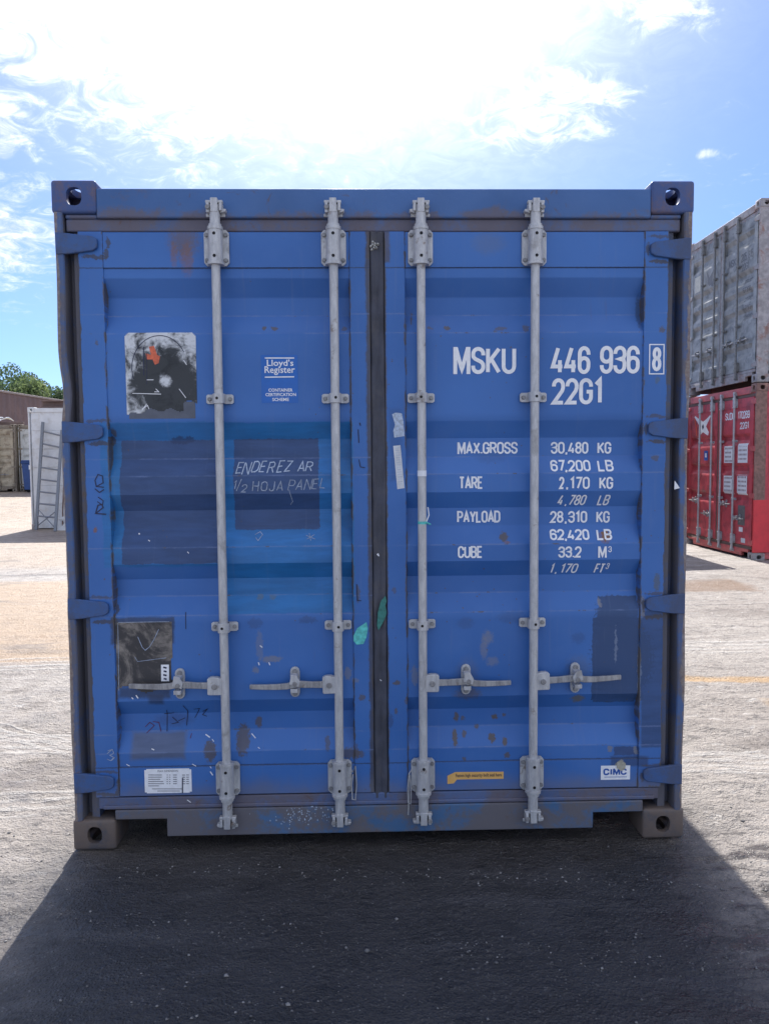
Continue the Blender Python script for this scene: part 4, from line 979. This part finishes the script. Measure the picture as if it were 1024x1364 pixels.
GZ = np.where(flat_ > 0, GZ*(1-flat_)-.006*flat_, GZ)
gm = bpy.data.meshes.new('ground'); ny, nx = GX.shape
gm.vertices.add(nx*ny); gm.vertices.foreach_set('co', np.stack([GX, GY, GZ], -1).astype(np.float32).ravel())
ii = np.arange(ny-1)[:, None]*nx+np.arange(nx-1)[None, :]
q = np.stack([ii, ii+1, ii+nx+1, ii+nx], -1).reshape(-1, 4)
gm.loops.add(q.size); gm.loops.foreach_set('vertex_index', q.ravel().astype(np.int32))
gm.polygons.add(len(q)); gm.polygons.foreach_set('loop_start', np.arange(0, q.size, 4, dtype=np.int32)); 
gm.update(calc_edges=True); gm.shade_smooth()
ground = bpy.data.objects.new('ground', gm); COL.objects.link(ground); tag(ground, kind='structure')
def ground_h(x, y):
    i = int(np.clip(np.searchsorted(gx, x)-1, 0, nx-2)); j = int(np.clip(np.searchsorted(gy, y)-1, 0, ny-2))
    return float(GZ[j:j+2, i:i+2].mean())

mt, n, b = mk('gravel yard', 0.7, 0, 0.5)
o_ = objc(n); x, y, _ = n.xyz(o_)[:3]
wv = n.new('ShaderNodeTexNoise', {'Vector': o_, 'Scale': 1.1, 'Detail': 5.0, 'Roughness': 0.6}).outputs['Color']
wf = n.new('ShaderNodeTexNoise', {'Vector': o_, 'Scale': 7.0, 'Detail': 5.0, 'Roughness': 0.65}).outputs['Color']
wx, wy, _w = n.xyz(wv)[:3]; fx_, fy_, _f = n.xyz(wf)[:3]
def gwarp(v, a, c, k1, k2): return n.m('ADD', v, n.m('ADD', n.m('MULTIPLY', n.m('SUBTRACT', a, .5), k1), n.m('MULTIPLY', n.m('SUBTRACT', c, .5), k2)))
X1, Y1 = gwarp(x, wx, fx_, .5, .16), gwarp(y, wy, fy_, .5, .16)
def gbox(x0, x1, y0, y1, soft, XX=X1, YY=Y1):
    ax = n.m('SUBTRACT', n.m('ABSOLUTE', n.m('SUBTRACT', XX, (x0+x1)/2)), (x1-x0)/2); ay = n.m('SUBTRACT', n.m('ABSOLUTE', n.m('SUBTRACT', YY, (y0+y1)/2)), (y1-y0)/2)
    return n.smooth(n.m('MAXIMUM', ax, ay), soft, -soft)
fl1 = n.noise(n.scale(o_, 7, 13, 9), 1, 8, .74, .5); fl2 = n.noise(n.scale(n.vm('ADD', o_, (7, 3, 0)), 32, 42, 20), 1, 5, .75)
lowf = n.noise(o_, .5, 5, .6); medf = n.noise(o_, 4.5, 6, .65); finef = n.noise(o_, 55, 5, .7); grain = n.voro(o_, 95); grain2 = n.voro(o_, 34)
gcol = n.new('ShaderNodeTexVoronoi', {'Vector': o_, 'Scale': 75.0}).outputs['Color']; gr = n.xyz(gcol)[0]
c = n.mix(n.smooth(lowf, .35, .65), (.285, .245, .215), (.375, .335, .30))
c = n.mix(n.m('MULTIPLY', n.smooth(medf, .40, .72), .5), c, (.20, .18, .168))
streak = n.noise(n.scale(o_, 1.6, 6, 1), 1, 7, .68, 1.1)
c = n.mix(n.m('MULTIPLY', n.smooth(streak, .54, .70), .5), c, (.105, .098, .095))
c = n.mix(n.m('MULTIPLY', n.smooth(streak, .42, .30), .5), c, (.38, .365, .35))
c = n.mix(n.m('MULTIPLY', n.smooth(fl1, .54, .62), .78), c, (.085, .074, .068))
c = n.mix(n.m('MULTIPLY', n.smooth(fl1, .42, .34), .6), c, (.56, .54, .52))
c = n.mix(n.m('MULTIPLY', n.smooth(fl2, .57, .66), .65), c, (.10, .095, .092))
# sand on the left and further back
sand = n.m('MAXIMUM', gbox(-12, -.98, 2.95, 7.2, .12, gwarp(x, wx, fx_, .12, .05), gwarp(y, wy, fy_, .25, .1)), n.m('MULTIPLY', gbox(-60, -2.6, 8.5, 60, .4), .55))
c = n.mix(n.m('MULTIPLY', sand, n.smooth(medf, .2, .75, .95, .55)), c, (.40, .26, .14))
strip = n.m('MAXIMUM', gbox(2.6, 14, 2.19, 2.31, .03, X1, gwarp(y, wy, fy_, .10, .05)), n.m('MULTIPLY', gbox(3.7, 14, 1.66, 1.78, .05, X1, gwarp(y, wy, fy_, .10, .05)), .5))
c = n.mix(n.m('MULTIPLY', strip, .9), c, (.42, .26, .115))
mud = gbox(4.2, 5.7, 5.75, 6.45, .10); c = n.mix(n.m('MULTIPLY', mud, .9), c, (.17, .095, .05))
crk = n.m('MAXIMUM', gbox(3.0, 16, 4.93, 4.97, .02, X1, gwarp(y, wy, fy_, .25, .3)), n.m('MAXIMUM', gbox(-9, -.9, 7.75, 7.83, .04, X1, gwarp(y, wy, fy_, .4, .3)), gbox(3.2, 5.6, 3.86, 3.89, .02, X1, gwarp(y, wy, fy_, .4, .5))))
c = n.mix(n.m('MULTIPLY', crk, .8), c, (.05, .045, .045))
# dark asphalt before the doors, with the container's cast shadow painted into its colour
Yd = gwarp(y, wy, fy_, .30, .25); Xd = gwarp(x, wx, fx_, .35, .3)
asph_shade = n.m('MULTIPLY', gbox(-.02, 2.48, -1.9, 6.5, .34, gwarp(x, wx, fx_, .55, .45), Yd), 1.0)
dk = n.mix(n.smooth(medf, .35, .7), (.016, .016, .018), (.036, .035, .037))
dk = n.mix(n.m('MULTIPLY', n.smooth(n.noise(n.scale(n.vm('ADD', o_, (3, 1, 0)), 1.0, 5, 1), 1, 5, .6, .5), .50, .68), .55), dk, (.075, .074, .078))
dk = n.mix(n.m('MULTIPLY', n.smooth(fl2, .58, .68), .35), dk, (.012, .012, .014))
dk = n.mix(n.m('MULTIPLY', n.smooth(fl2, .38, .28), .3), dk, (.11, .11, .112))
c = n.mix(n.m('MULTIPLY', asph_shade, .93), c, dk)
# tyre tracks and damp places
def track(a, b_, ang_, w_, per):
    ca, sa = math.cos(ang_), math.sin(ang_)
    u_ = n.m('ADD', n.m('MULTIPLY', n.m('SUBTRACT', x, a), ca), n.m('MULTIPLY', n.m('SUBTRACT', y, b_), sa)); v_ = n.m('SUBTRACT', n.m('MULTIPLY', n.m('SUBTRACT', y, b_), ca), n.m('MULTIPLY', n.m('SUBTRACT', x, a), sa))
    v_ = n.m('ADD', v_, n.m('MULTIPLY', n.m('SUBTRACT', fy_, .5), .05))
    band = n.smooth(n.m('ABSOLUTE', v_), w_, w_*.8); rib = n.m('SINE', n.m('MULTIPLY', v_, 6.283/per))
    return n.m('MULTIPLY', band, n.smooth(rib, -.2, .7))
trk = n.m('MAXIMUM', track(-1.0, 1.45, -.55, .10, .07), n.m('MAXIMUM', track(-1.5, .35, .10, .16, .08), n.m('MAXIMUM', track(4.2, 3.2, .05, .22, .11), track(3.6, .7, -.12, .18, .09))))
trk = n.m('MULTIPLY', n.m('MULTIPLY', trk, n.smooth(medf, .3, .6)), n.m('SUBTRACT', 1.0, n.smooth(n.m('SUBTRACT', n.m('ABSOLUTE', n.m('SUBTRACT', X1, 1.22)), 1.3), .2, 0)))
c = n.mix(n.m('MULTIPLY', trk, .5), c, (.50, .485, .465))
damp = n.m('MULTIPLY', n.smooth(n.noise(n.scale(n.vm('ADD', o_, (11, 5, 0)), .6, 2.2, 1), 1, 5, .6, .6), .56, .66), n.m('SUBTRACT', 1.0, asph_shade))
c = n.mix(n.m('MULTIPLY', damp, .6), c, (.135, .11, .095))
wet = n.m('MULTIPLY', gbox(2.15, 3.6, -2.0, .1, .35), n.smooth(n.noise(n.scale(n.vm('ADD', o_, (2, 9, 0)), 4, 9, 1), 1, 5, .65, .8), .44, .60))
wet = n.m('MAXIMUM', wet, n.m('MULTIPLY', gbox(-.7, .15, -2.0, -.15, .3), .35))
c = n.mix(n.m('MULTIPLY', wet, .7), c, (.035, .034, .036))
# single stones
c = n.mix(n.m('MULTIPLY', n.smooth(gr, .80, .98), n.m('MULTIPLY', n.smooth(grain, .45, .25), n.m('SUBTRACT', .55, n.m('MULTIPLY', asph_shade, .33)))), c, (.46, .445, .43))
c = n.mix(n.m('MULTIPLY', n.smooth(gr, .25, .05), n.m('MULTIPLY', n.smooth(grain, .5, .3), .55)), c, (.09, .085, .085))
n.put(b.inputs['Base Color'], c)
n.put(b.inputs['Roughness'], n.m('SUBTRACT', n.m('SUBTRACT', n.smooth(medf, .3, .7, .46, .72), n.m('MULTIPLY', n.smooth(streak, .5, .62), .14)), n.m('ADD', n.m('MULTIPLY', asph_shade, .08), n.m('MULTIPLY', wet, .42))))
h = n.m('ADD', n.m('MULTIPLY', n.smooth(grain, .6, 0), .35), n.m('ADD', n.m('MULTIPLY', finef, .5), n.m('MULTIPLY', n.smooth(grain2, .6, 0), .35)))
h = n.m('ADD', h, n.m('MULTIPLY', trk, .5)); h = n.m('ADD', h, n.m('ADD', n.m('MULTIPLY', streak, 1.4), n.m('ADD', n.m('MULTIPLY', fl1, 1.3), n.m('MULTIPLY', fl2, .8))))
n.put(b.inputs['Normal'], n.bump(h, .85, .020))
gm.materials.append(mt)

# loose stones
mtg, n, b = mk('stones', .8); oi = n.new('ShaderNodeObjectInfo'); gi = n.new('ShaderNodeNewGeometry')
rnd = gi.outputs['Random Per Island']
n.put(b.inputs['Base Color'], n.mix(rnd, (.09, .088, .088), (.30, .29, .28)))
mb = MB(); rs = random.Random(5)
def stone(x, y, r):
    z = ground_h(x, y); vs = []; a0 = rs.random()*6.28
    for (ux, uy, uz) in ((1, 0, 0), (0, 1, 0), (-1, 0, 0), (0, -1, 0), (0, 0, 1), (0, 0, -1)):
        k = r*rs.uniform(.65, 1.2); vx, vy = ux*math.cos(a0)-uy*math.sin(a0), ux*math.sin(a0)+uy*math.cos(a0)
        vs.append((x+vx*k, y+vy*k, z+uz*k*.65+r*.2))
    mb.add(vs, [(0, 1, 4), (1, 2, 4), (2, 3, 4), (3, 0, 4), (1, 0, 5), (2, 1, 5), (3, 2, 5), (0, 3, 5)])
for k in range(1500):
    u = rs.random()
    if u < .34: x, y = rs.uniform(-1.4, 3.9), rs.uniform(-1.2, .25)
    elif u < .50:
        x = rs.uniform(.2, 2.6); y = -.17-.10*(x-.6)+rs.gauss(0, .035)
    elif u < .66:
        x = rs.uniform(-.2, 2.4); y = -.60-.13*(x-.9)+rs.gauss(0, .05)
    elif u < .72: x, y = rs.gauss(.75, .4), rs.gauss(-.9, .06)
    else: x, y = rs.choice((rs.uniform(-2.4, -.05), rs.uniform(2.5, 5.5))), rs.uniform(-1, 4.5)
    if -.05 < x < 2.5 and y > -.03: continue
    r = rs.choice((.0018, .002, .0025, .003, .003, .0045, .006))
    if rs.random() < .012: r = rs.uniform(.008, .014)
    stone(x, y, r)
g_ = mb.build('gravel', mtg, None, 0, 180); tag(g_, kind='stuff')

# ------------------------------------------------------------------ stack of two containers on the right
PR_ = dict(castT=M_rustpost, castB=M_greyframe, post=M_rustpost, recess=M_redframe, frame=M_redframe, header=M_redframe, band=M_brown, sill=M_redframe, doorL=M_red, doorR=M_red,
           hinge=M_redframe, gasket=M_brown, side=M_red, steel=M_alu, hz=(.80, .60, .80, .60))
GR3 = [(1.88, 1.83, 1.78, 1.70), (1.43, 1.38, 1.32, 1.25), (.99, .94, .88, .80)]
nb = at(1002, 748, 8.05)
ZR = nb.z
red, rsurf = container('red shipping container with rusted corner posts, under the grey one', 'shipping container', (nb.x, 8.05+CW, ZR), -math.pi/2, PR_, GR3, fine=False)
def doors_of(r):
    a, b_ = bpy.data.objects[r['door_0']], bpy.data.objects[r['door_1']]
    del r['door_0']; del r['door_1']; return a, b_
rl, rr_ = doors_of(red)
def mksurf(s0): return lambda x, z: .012 if (x < .183 or 1.115 < x < 1.327 or x > 2.252) else (.0135 if z > 2.268 else (.0145 if z < .328 else s0(x, z)))
rs_ = mksurf(rsurf)
def lsheet(mb, x0, z0, x1, z1, s_, mi=0, off=.002):
    nz = max(2, int((z1-z0)/.03)); vs = [(x, s_(x, z0+(z1-z0)*j/nz)-off, z0+(z1-z0)*j/nz) for j in range(nz+1) for x in (x0, x1)]
    mb.add(vs, [(2*j, 2*j+1, 2*j+3, 2*j+2) for j in range(nz)], mi)
def lpoly(mb, pts, s_, mi=0, off=.003):
    A = sum(pts[i][0]*pts[(i+1) % len(pts)][1]-pts[(i+1) % len(pts)][0]*pts[i][1] for i in range(len(pts)))
    if A < 0: pts = pts[::-1]
    mb.add([(x, s_(x, z)-off, z) for x, z in pts], [tuple(range(len(pts)))], mi)
def word(name, txt, x0, z0, x1, z1, wd, s_, m_, door, gap=.16):
    t_ = MB(); write(t_, txt, x0, z0, x1, z1, wd, s_, 0, gap=gap); return t_.build(name, m_, door)
word('lettering', 'SUDU', 1.45, 2.10, 1.76, 2.215, .02, rs_, M_white, rr_); word('lettering', '170269', 1.86, 2.10, 2.22, 2.215, .018, rs_, M_white, rr_); word('lettering', '22G1', 1.93, 1.945, 2.20, 2.05, .018, rs_, M_white, rr_)
M_redink = plain('grey red print', (.22, .12, .14), .6)
for (x0, z0, x1, z1) in ((1.44, 1.44, 1.76, 1.70), (1.88, 1.44, 2.18, 1.73), (1.44, .96, 1.76, 1.24), (1.88, .96, 2.18, 1.26)):
    t = MB(); lsheet(t, x0, z0, x1, z1, rs_, 0)
    for k in range(4):
        zz = z1-.05-k*.065; xx = x0+.03
        while xx < x1-.05 and (x0 > 1.8 or k % 3 == 0 or xx < x0+.2): lpoly(t, [(xx, zz), (xx+.022, zz), (xx+.022, zz+.028), (xx, zz+.028)], rs_, 1, .003); xx += .042
    t.build('data_plate', [M_white, M_redink], rr_)
t = MB()
for (x_, z_), (dx_, dz_) in (((.33, 2.23), (.05, .07)), ((.93, 2.21), (-.05, .07)), ((.42, 1.85), (.07, -.05)), ((.97, 1.85), (-.07, -.05))):
    cx0, cz0 = .66, 2.04; vx, vz = x_-cx0, z_-cz0; L_ = math.hypot(vx, vz); px_, pz_ = -vz/L_, vx/L_
    lpoly(t, [(cx0+px_*.085, cz0+pz_*.085), (cx0+vx*.55+px_*.04, cz0+vz*.55+pz_*.04), (x_+px_*.015, z_+pz_*.015), (x_-px_*.015, z_-pz_*.015), (cx0+vx*.55-px_*.04, cz0+vz*.55-pz_*.04), (cx0-px_*.085, cz0-pz_*.085)], rs_, 0, .002+.0003*(x_+z_))
for p_ in ([(.31, 2.20), (.345, 2.18), (.42, 2.03), (.44, 1.90), (.405, 1.90), (.385, 2.03)], [(.96, 2.17), (.985, 1.92), (.95, 1.90), (.90, 2.03), (.93, 2.05)]): lpoly(t, p_, rs_, 1, .0055)
lpoly(t, [(.62, 2.05), (.67, 2.09), (.70, 2.03), (.65, 1.99)], rs_, 2, .0055)
t.build('emblem', [M_white, plain('orange red print', (.75, .10, .04), .5), M_ink], rl)
t = MB(); lsheet(t, .72, 1.48, .86, 1.64, rs_, 0); lpoly(t, [(.76, 1.53), (.82, 1.53), (.82, 1.60), (.76, 1.60)], rs_, 1, .004); t.build('sticker', [M_lr, M_white], rl)
t = MB(); lsheet(t, 1.92, .50, 2.14, .80, rs_, 0); t.build('repair_patch', plain('grey repaint', (.16, .15, .15), .6, 0, .2), rr_)
t = MB(); lsheet(t, 1.96, .40, 2.08, .47, rs_, 0); t.build('sticker', M_white, rr_)
t = MB(); lsheet(t, 2.04, .24, 2.17, .31, rs_, 0); t.build('data_plate', M_paper, rr_)
t = MB(); t.box(CW-.012, CW+.004, -.004, .30, .13, .90); t.box(CW-.03, CW+.002, -.0045, .01, .13, .90); t.build('repair_plate', M_bright, red, .004)
PG = dict(castT=M_greypost, castB=M_greyframe, post=M_greypost, recess=M_greyframe, frame=M_greyframe, header=M_greyframe, band=M_greyframe, sill=M_greyframe, doorL=M_greyp, doorR=M_greyp,
          hinge=M_greyframe, gasket=M_greyframe, side=M_greyp, steel=M_dullbar, hz=(.66, .66, .66, .66))
grey, gsurf = container('weathered grey shipping container stacked on top of the red one', 'shipping container', (nb.x, 8.05+CW, ZR+CH+.012), -math.pi/2, PG, GROOVES5, fine=False)
gl_, grr = doors_of(grey); gs_ = mksurf(gsurf)
M_dkprint = plain('faded dark print', (.14, .15, .17), .6)
word('lettering', 'MSKU', 1.46, 1.83, 1.78, 1.95, .018, gs_, M_dkprint, grr); word('lettering', '205 815', 1.86, 1.83, 2.22, 1.95, .016, gs_, M_dkprint, grr); word('lettering', '22G1', 1.88, 1.69, 2.10, 1.80, .016, gs_, M_dkprint, grr)
for k, z in enumerate((1.56, 1.44, 1.30, 1.17, 1.04)):
    word('lettering', ('30480', '67200', '2170', '4780', '28310')[k], 1.92, z-.07, 2.16, z, .012, gs_, M_dkprint, grr)
t = MB(); lpoly(t, [(.70, 1.98), (.80, 1.86), (.94, 1.96), (.90, 1.80), (.96, 1.68), (.82, 1.74), (.68, 1.66), (.74, 1.82)], gs_, 0, .003); t.build('emblem', M_dkprint, gl_)
t = MB(); lsheet(t, .24, 1.72, .46, 1.98, gs_, 0); t.build('sticker', plain('pale patch', (.55, .55, .48), .6), gl_)

# a container standing behind the blue one; its shadow reaches the yard on the right
PX_ = dict(castT=M_greyframe, castB=M_greyframe, post=M_greyframe, recess=M_greyframe, frame=M_brown, side=M_brown)
container('brown shipping container hidden behind the blue one', 'shipping container', (3.62, 9.95, 0), 0, PX_, [], doors=False, fine=False)

# ------------------------------------------------------------------ left background
PW = dict(castT=M_ladw, castB=M_greyframe, post=M_ladw, recess=M_ladw, frame=M_ladw, side=M_ladw, plainend=True)
wb = at(42.5, 703, 15.6)
white, _ = container('white shipping container with an aluminium ladder leaning on its end', 'shipping container', (wb.x, 15.6, 0), 0, PW, [], doors=False, fine=False, height=2.90)
lad = empty('ladder', at(62, 706, 0, 2)); tag(lad, 'aluminium ladder leaning on the end of the white container', 'ladder')
L0, L1 = at(48.5, 706, 0, 2), at(57.5, 562, 15.52); R0, R1 = at(74, 708, 0, 2), at(83, 573, 15.52)
org = lad.location
def LB(a, b_, w_, d_, name, m_, par):
    a, b_ = Vector(a)-org, Vector(b_)-org; dv = (b_-a).normalized(); s_ = Vector((1, 0, 0)); s_ = (s_-dv*s_.dot(dv)).normalized(); u_ = dv.cross(s_)
    vs = [p+s_*(sx*w_/2)+u_*(sy*d_/2) for p in (a, b_) for sx, sy in ((-1, -1), (1, -1), (1, 1), (-1, 1))]
    return MB().add(vs, [(0, 1, 2, 3), (7, 6, 5, 4), (0, 4, 5, 1), (1, 5, 6, 2), (2, 6, 7, 3), (3, 7, 4, 0)]).build(name, m_, par, .006)
LB(L0, L1, .065, .05, 'rail', M_ladder, lad); LB(R0, R1, .065, .05, 'rail', M_ladder, lad)
for f in (.13, .245, .355, .47, .58, .69, .80, .915):
    a = L0.lerp(L1, f); b_ = R0.lerp(R1, f*1.03); MB().cyl(a-org, b_-org, .02, n=8).build('rung', M_ladder, lad)
a = L0.lerp(L1, .03); MB().cyl(a-org, R0.lerp(R1, .20)-org, .012, n=6).build('brace', M_ladder, lad); MB().cyl(R0.lerp(R1, .03)-org, L0.lerp(L1, .20)-org, .012, n=6).build('brace', M_ladder, lad)
sp = at(84, 703, 15.2); sp.z = 0
sh = empty('shovel', sp); tag(sh, 'long handled shovel standing beside the ladder at the white container', 'shovel')
MB().tube([(0, 0, .10), (-.03, .12, .5), (-.06, .30, 1.05)], .017, 8).build('handle', M_brown, sh, 0, 60)
bl = MB(); bl.add([(-.12, -.02, .0), (.13, -.05, .0), (.14, .0, .26), (.02, .03, .33), (-.11, .02, .26), (.0, .05, .13)], [(0, 1, 2, 5), (2, 3, 4, 5), (4, 0, 5)]); bo = bl.build('blade', M_ladw, sh); s2 = bo.modifiers.new('t', 'SOLIDIFY'); s2.thickness = .006
rp = empty('steel_beam', (wb.x+.29, 15.70, 2.90)); tag(rp, 'rusty brown steel beam lying on the roof of the white container', 'beam')
t = MB(); t.box(0, 1.8, 0, .16, .002, .03); t.box(0, 1.8, .07, .09, .03, .14); t.box(0, 1.8, 0, .16, .14, .17); t.build('i_section', M_brown, rp, .004)

M_tan = plain('sun bleached tan paint', (.40, .345, .25), .7, 0, .2, 4, (.20, .15, .10), .8); M_tanf = plain('tan frame', (.26, .22, .17), .7, 0, .25, 6, (.12, .085, .06), .8)
M_pale = plain('stained pale paint', (.55, .56, .53), .65, 0, .12, 3, (.28, .27, .24), .75)
PT = dict(castT=M_tanf, castB=M_tanf, post=M_tanf, recess=M_tanf, frame=M_tanf, header=M_tanf, band=M_tanf, sill=M_tanf, doorL=M_tan, doorR=M_tan, hinge=M_tanf, gasket=M_tanf, side=M_tan, steel=M_tanf)
ta = at(23, 650, 27.0)
tan, _ = container('sun bleached tan shipping container at the left edge, far across the yard', 'shipping container', (ta.x-CW, 27.0, .52), 0, PT, GROOVES5, fine=False); doors_of(tan)
PP = dict(PT, doorL=M_pale, doorR=M_pale, side=M_pale, frame=M_pale, post=M_pale, header=M_tanf)
pale, _ = container('stained pale shipping container between the tan one and the white one', 'shipping container', (ta.x+.02, 27.2, .52), 0, PP, GROOVES5, fine=False); doors_of(pale)
db = at(40, 650, 26.2); dm = empty('waste_bin', (db.x, 26.2, ground_h(db.x, 26.2))); tag(dm, 'dark blue waste bin in front of the pale container', 'bin')
M_bin = plain('dark blue bin', (.02, .06, .20), .5, 0, .15, 8)
t = MB(); t.prism([(-.20, .10), (1.0, .10), (1.08, 1.14), (-.28, 1.14)], 0, .85); t.box(-.30, 1.10, -.03, .02, 1.08, 1.14); t.build('body', M_bin, dm, .02)
t = MB(); t.prism([(-.30, 1.142), (1.10, 1.142), (1.06, 1.21), (-.26, 1.21)], -.03, .88); t.build('lid', M_bin, dm, .015)
t = MB(); t.box(.0, .16, -.012, -.002, .86, 1.02); t.build('sticker', M_white, dm)
for wx_ in (-.1, .9): MB().cyl((wx_, .1, .08), (wx_, .16, .08), .08, n=14).build('wheel', M_hole, dm)
jk = empty('roof_sheets', (ta.x-1.2, 27.3, .52+CH)); tag(jk, 'crumpled white sheets lying on the roof of the tan container', 'sheets')
t = MB()
for k in range(3):
    x0 = -.6+.42*k; vs = [(x0+.5*i/4, .7*j/3, .05+.13*math.sin(k*1.7+i*.9+j)*.6+.16*(1 if k == 1 else .5)+.05*k) for j in range(4) for i in range(5)]
    t.add(vs, [(j*5+i, j*5+i+1, j*5+i+6, j*5+i+5) for j in range(3) for i in range(4)])
s_o = t.build('sheet', M_ladw, jk); s2 = s_o.modifiers.new('t', 'SOLIDIFY'); s2.thickness = .03
t = MB(); t.box(-1.2, 1.35, .15, .25, .002, .10); t.build('batten', M_brown, jk, .01)

# warehouse wall
A_ = at(-70, 508.5, 40); zt_ = A_.z; Bp = None
yb = 40.0
while yb < 120:
    q_ = at(150, 543.5, yb)
    if q_.z >= zt_: Bp = q_; break
    yb += .2
wh = empty('warehouse', (A_.x, A_.y, .4)); ang = math.atan2(Bp.y-A_.y, Bp.x-A_.x); wh.rotation_euler.z = ang; tag(wh, 'long rusty brown warehouse wall under the trees at far left', 'warehouse')
Lw = math.hypot(Bp.y-A_.y, Bp.x-A_.x)+8; Hw = zt_-.4
M_wall = plain('rusty brown cladding', (.17, .115, .105), .75, 0, .15, 1.2, (.12, .08, .075), .5)
us = np.arange(-6, Lw, .15); vs = []; 
for z in (-.3, Hw-.12):
    for i, u_ in enumerate(us): vs.append((u_, -.03 if (i//2) % 2 else 0.0, z))
nu = len(us); t = MB().add(vs, [(i, i+1, nu+i+1, nu+i) for i in range(nu-1)]); t.box(-6, Lw, .02, 14, -.3, Hw-.13); t.build('wall', M_wall, wh)
MB().box(-6.1, Lw+.1, -.10, 14.1, Hw-.12, Hw).build('roof', plain('roof trim', (.30, .25, .23), .7, 0, .1, 2), wh, .02)

# trees over the warehouse
def leafmat(name, a, b2):
    mt_, n_, bb = mk(name, .6); g2 = n_.new('ShaderNodeNewGeometry'); r_ = g2.outputs['Random Per Island']
    n_.put(bb.inputs['Base Color'], n_.mix(r_, a, b2)); bb.inputs['Transmission Weight'].default_value = 0.0
    tr = n_.new('ShaderNodeBsdfTranslucent', {'Color': tuple(min(1, q*1.5) for q in b2)+(1,)}); mx_ = n_.new('ShaderNodeMixShader', {0: .35, 1: bb.outputs[0], 2: tr.outputs[0]})
    out = [q for q in mt_.node_tree.nodes if q.type == 'OUTPUT_MATERIAL'][0]; mt_.node_tree.links.new(mx_.outputs[0], out.inputs[0]); return mt_
M_bark = plain('bark', (.09, .07, .05), .9, 0, .3, 20)
def tree(px, ptop, depth, rad, label, cols, seed, nl):
    rs = random.Random(seed); top = at(px, ptop, depth); base = Vector((top.x, depth, .52)); h = top.z-base.z
    r0 = empty('deciduous_tree', base); tag(r0, label, 'tree', 'trees beyond the warehouse')
    t_ = MB(); t_.tube([(0, 0, -.2), (.05, 0, h*.25), (-.08, .05, h*.5), (.05, 0, h*.8)], [.24, .19, .14, .05], 9)
    clumps = []
    for k in range(16):
        a = rs.uniform(0, 6.28); e = rs.uniform(-.5, 1.0); rr = rad*rs.uniform(.35, .8)
        cpos = Vector((rr*math.cos(a)*math.cos(e), rr*math.sin(a)*math.cos(e), h-rad*.95+rr*math.sin(e)*.9)); clumps.append((cpos, rad*rs.uniform(.26, .42)))
        t_.tube([(0, 0, h*rs.uniform(.35, .6)), tuple(cpos*.55+Vector((0, 0, h*.22))), tuple(cpos)], [.07, .045, .015], 6)
    clumps.append((Vector((0, 0, h-rad*.38)), rad*.38))
    t_.build('trunk', M_bark, r0, 0, 60)
    l_ = MB()
    for k in range(nl):
        c0, cr = rs.choice(clumps); d = Vector((rs.gauss(0, 1), rs.gauss(0, 1), rs.gauss(0, 1))).normalized(); p_ = c0+d*cr*rs.uniform(.5, 1.08)**.7
        s_ = rs.uniform(.09, .17); u_ = Vector((rs.gauss(0, 1), rs.gauss(0, 1), rs.gauss(0, 1))).normalized(); v_ = u_.orthogonal().normalized()
        l_.add([p_-u_*s_, p_+v_*s_*.55, p_+u_*s_, p_-v_*s_*.55], [(0, 1, 2, 3)])
    l_.build('crown', leafmat('leaves %d' % seed, *cols), r0)
G1 = ((.05, .095, .04), (.10, .15, .07)); G2 = ((.085, .14, .05), (.15, .20, .08))
tree(13, 484, 62, 3.0, 'tall dark green tree above the warehouse at the left edge', G1, 1, 4200)
tree(38, 501, 60, 2.0, 'shorter pale green tree between the two others above the warehouse', G2, 2, 2600)
tree(73, 514, 64, 1.6, 'small dark tree just left of the blue container above the warehouse', G1, 3, 2000)
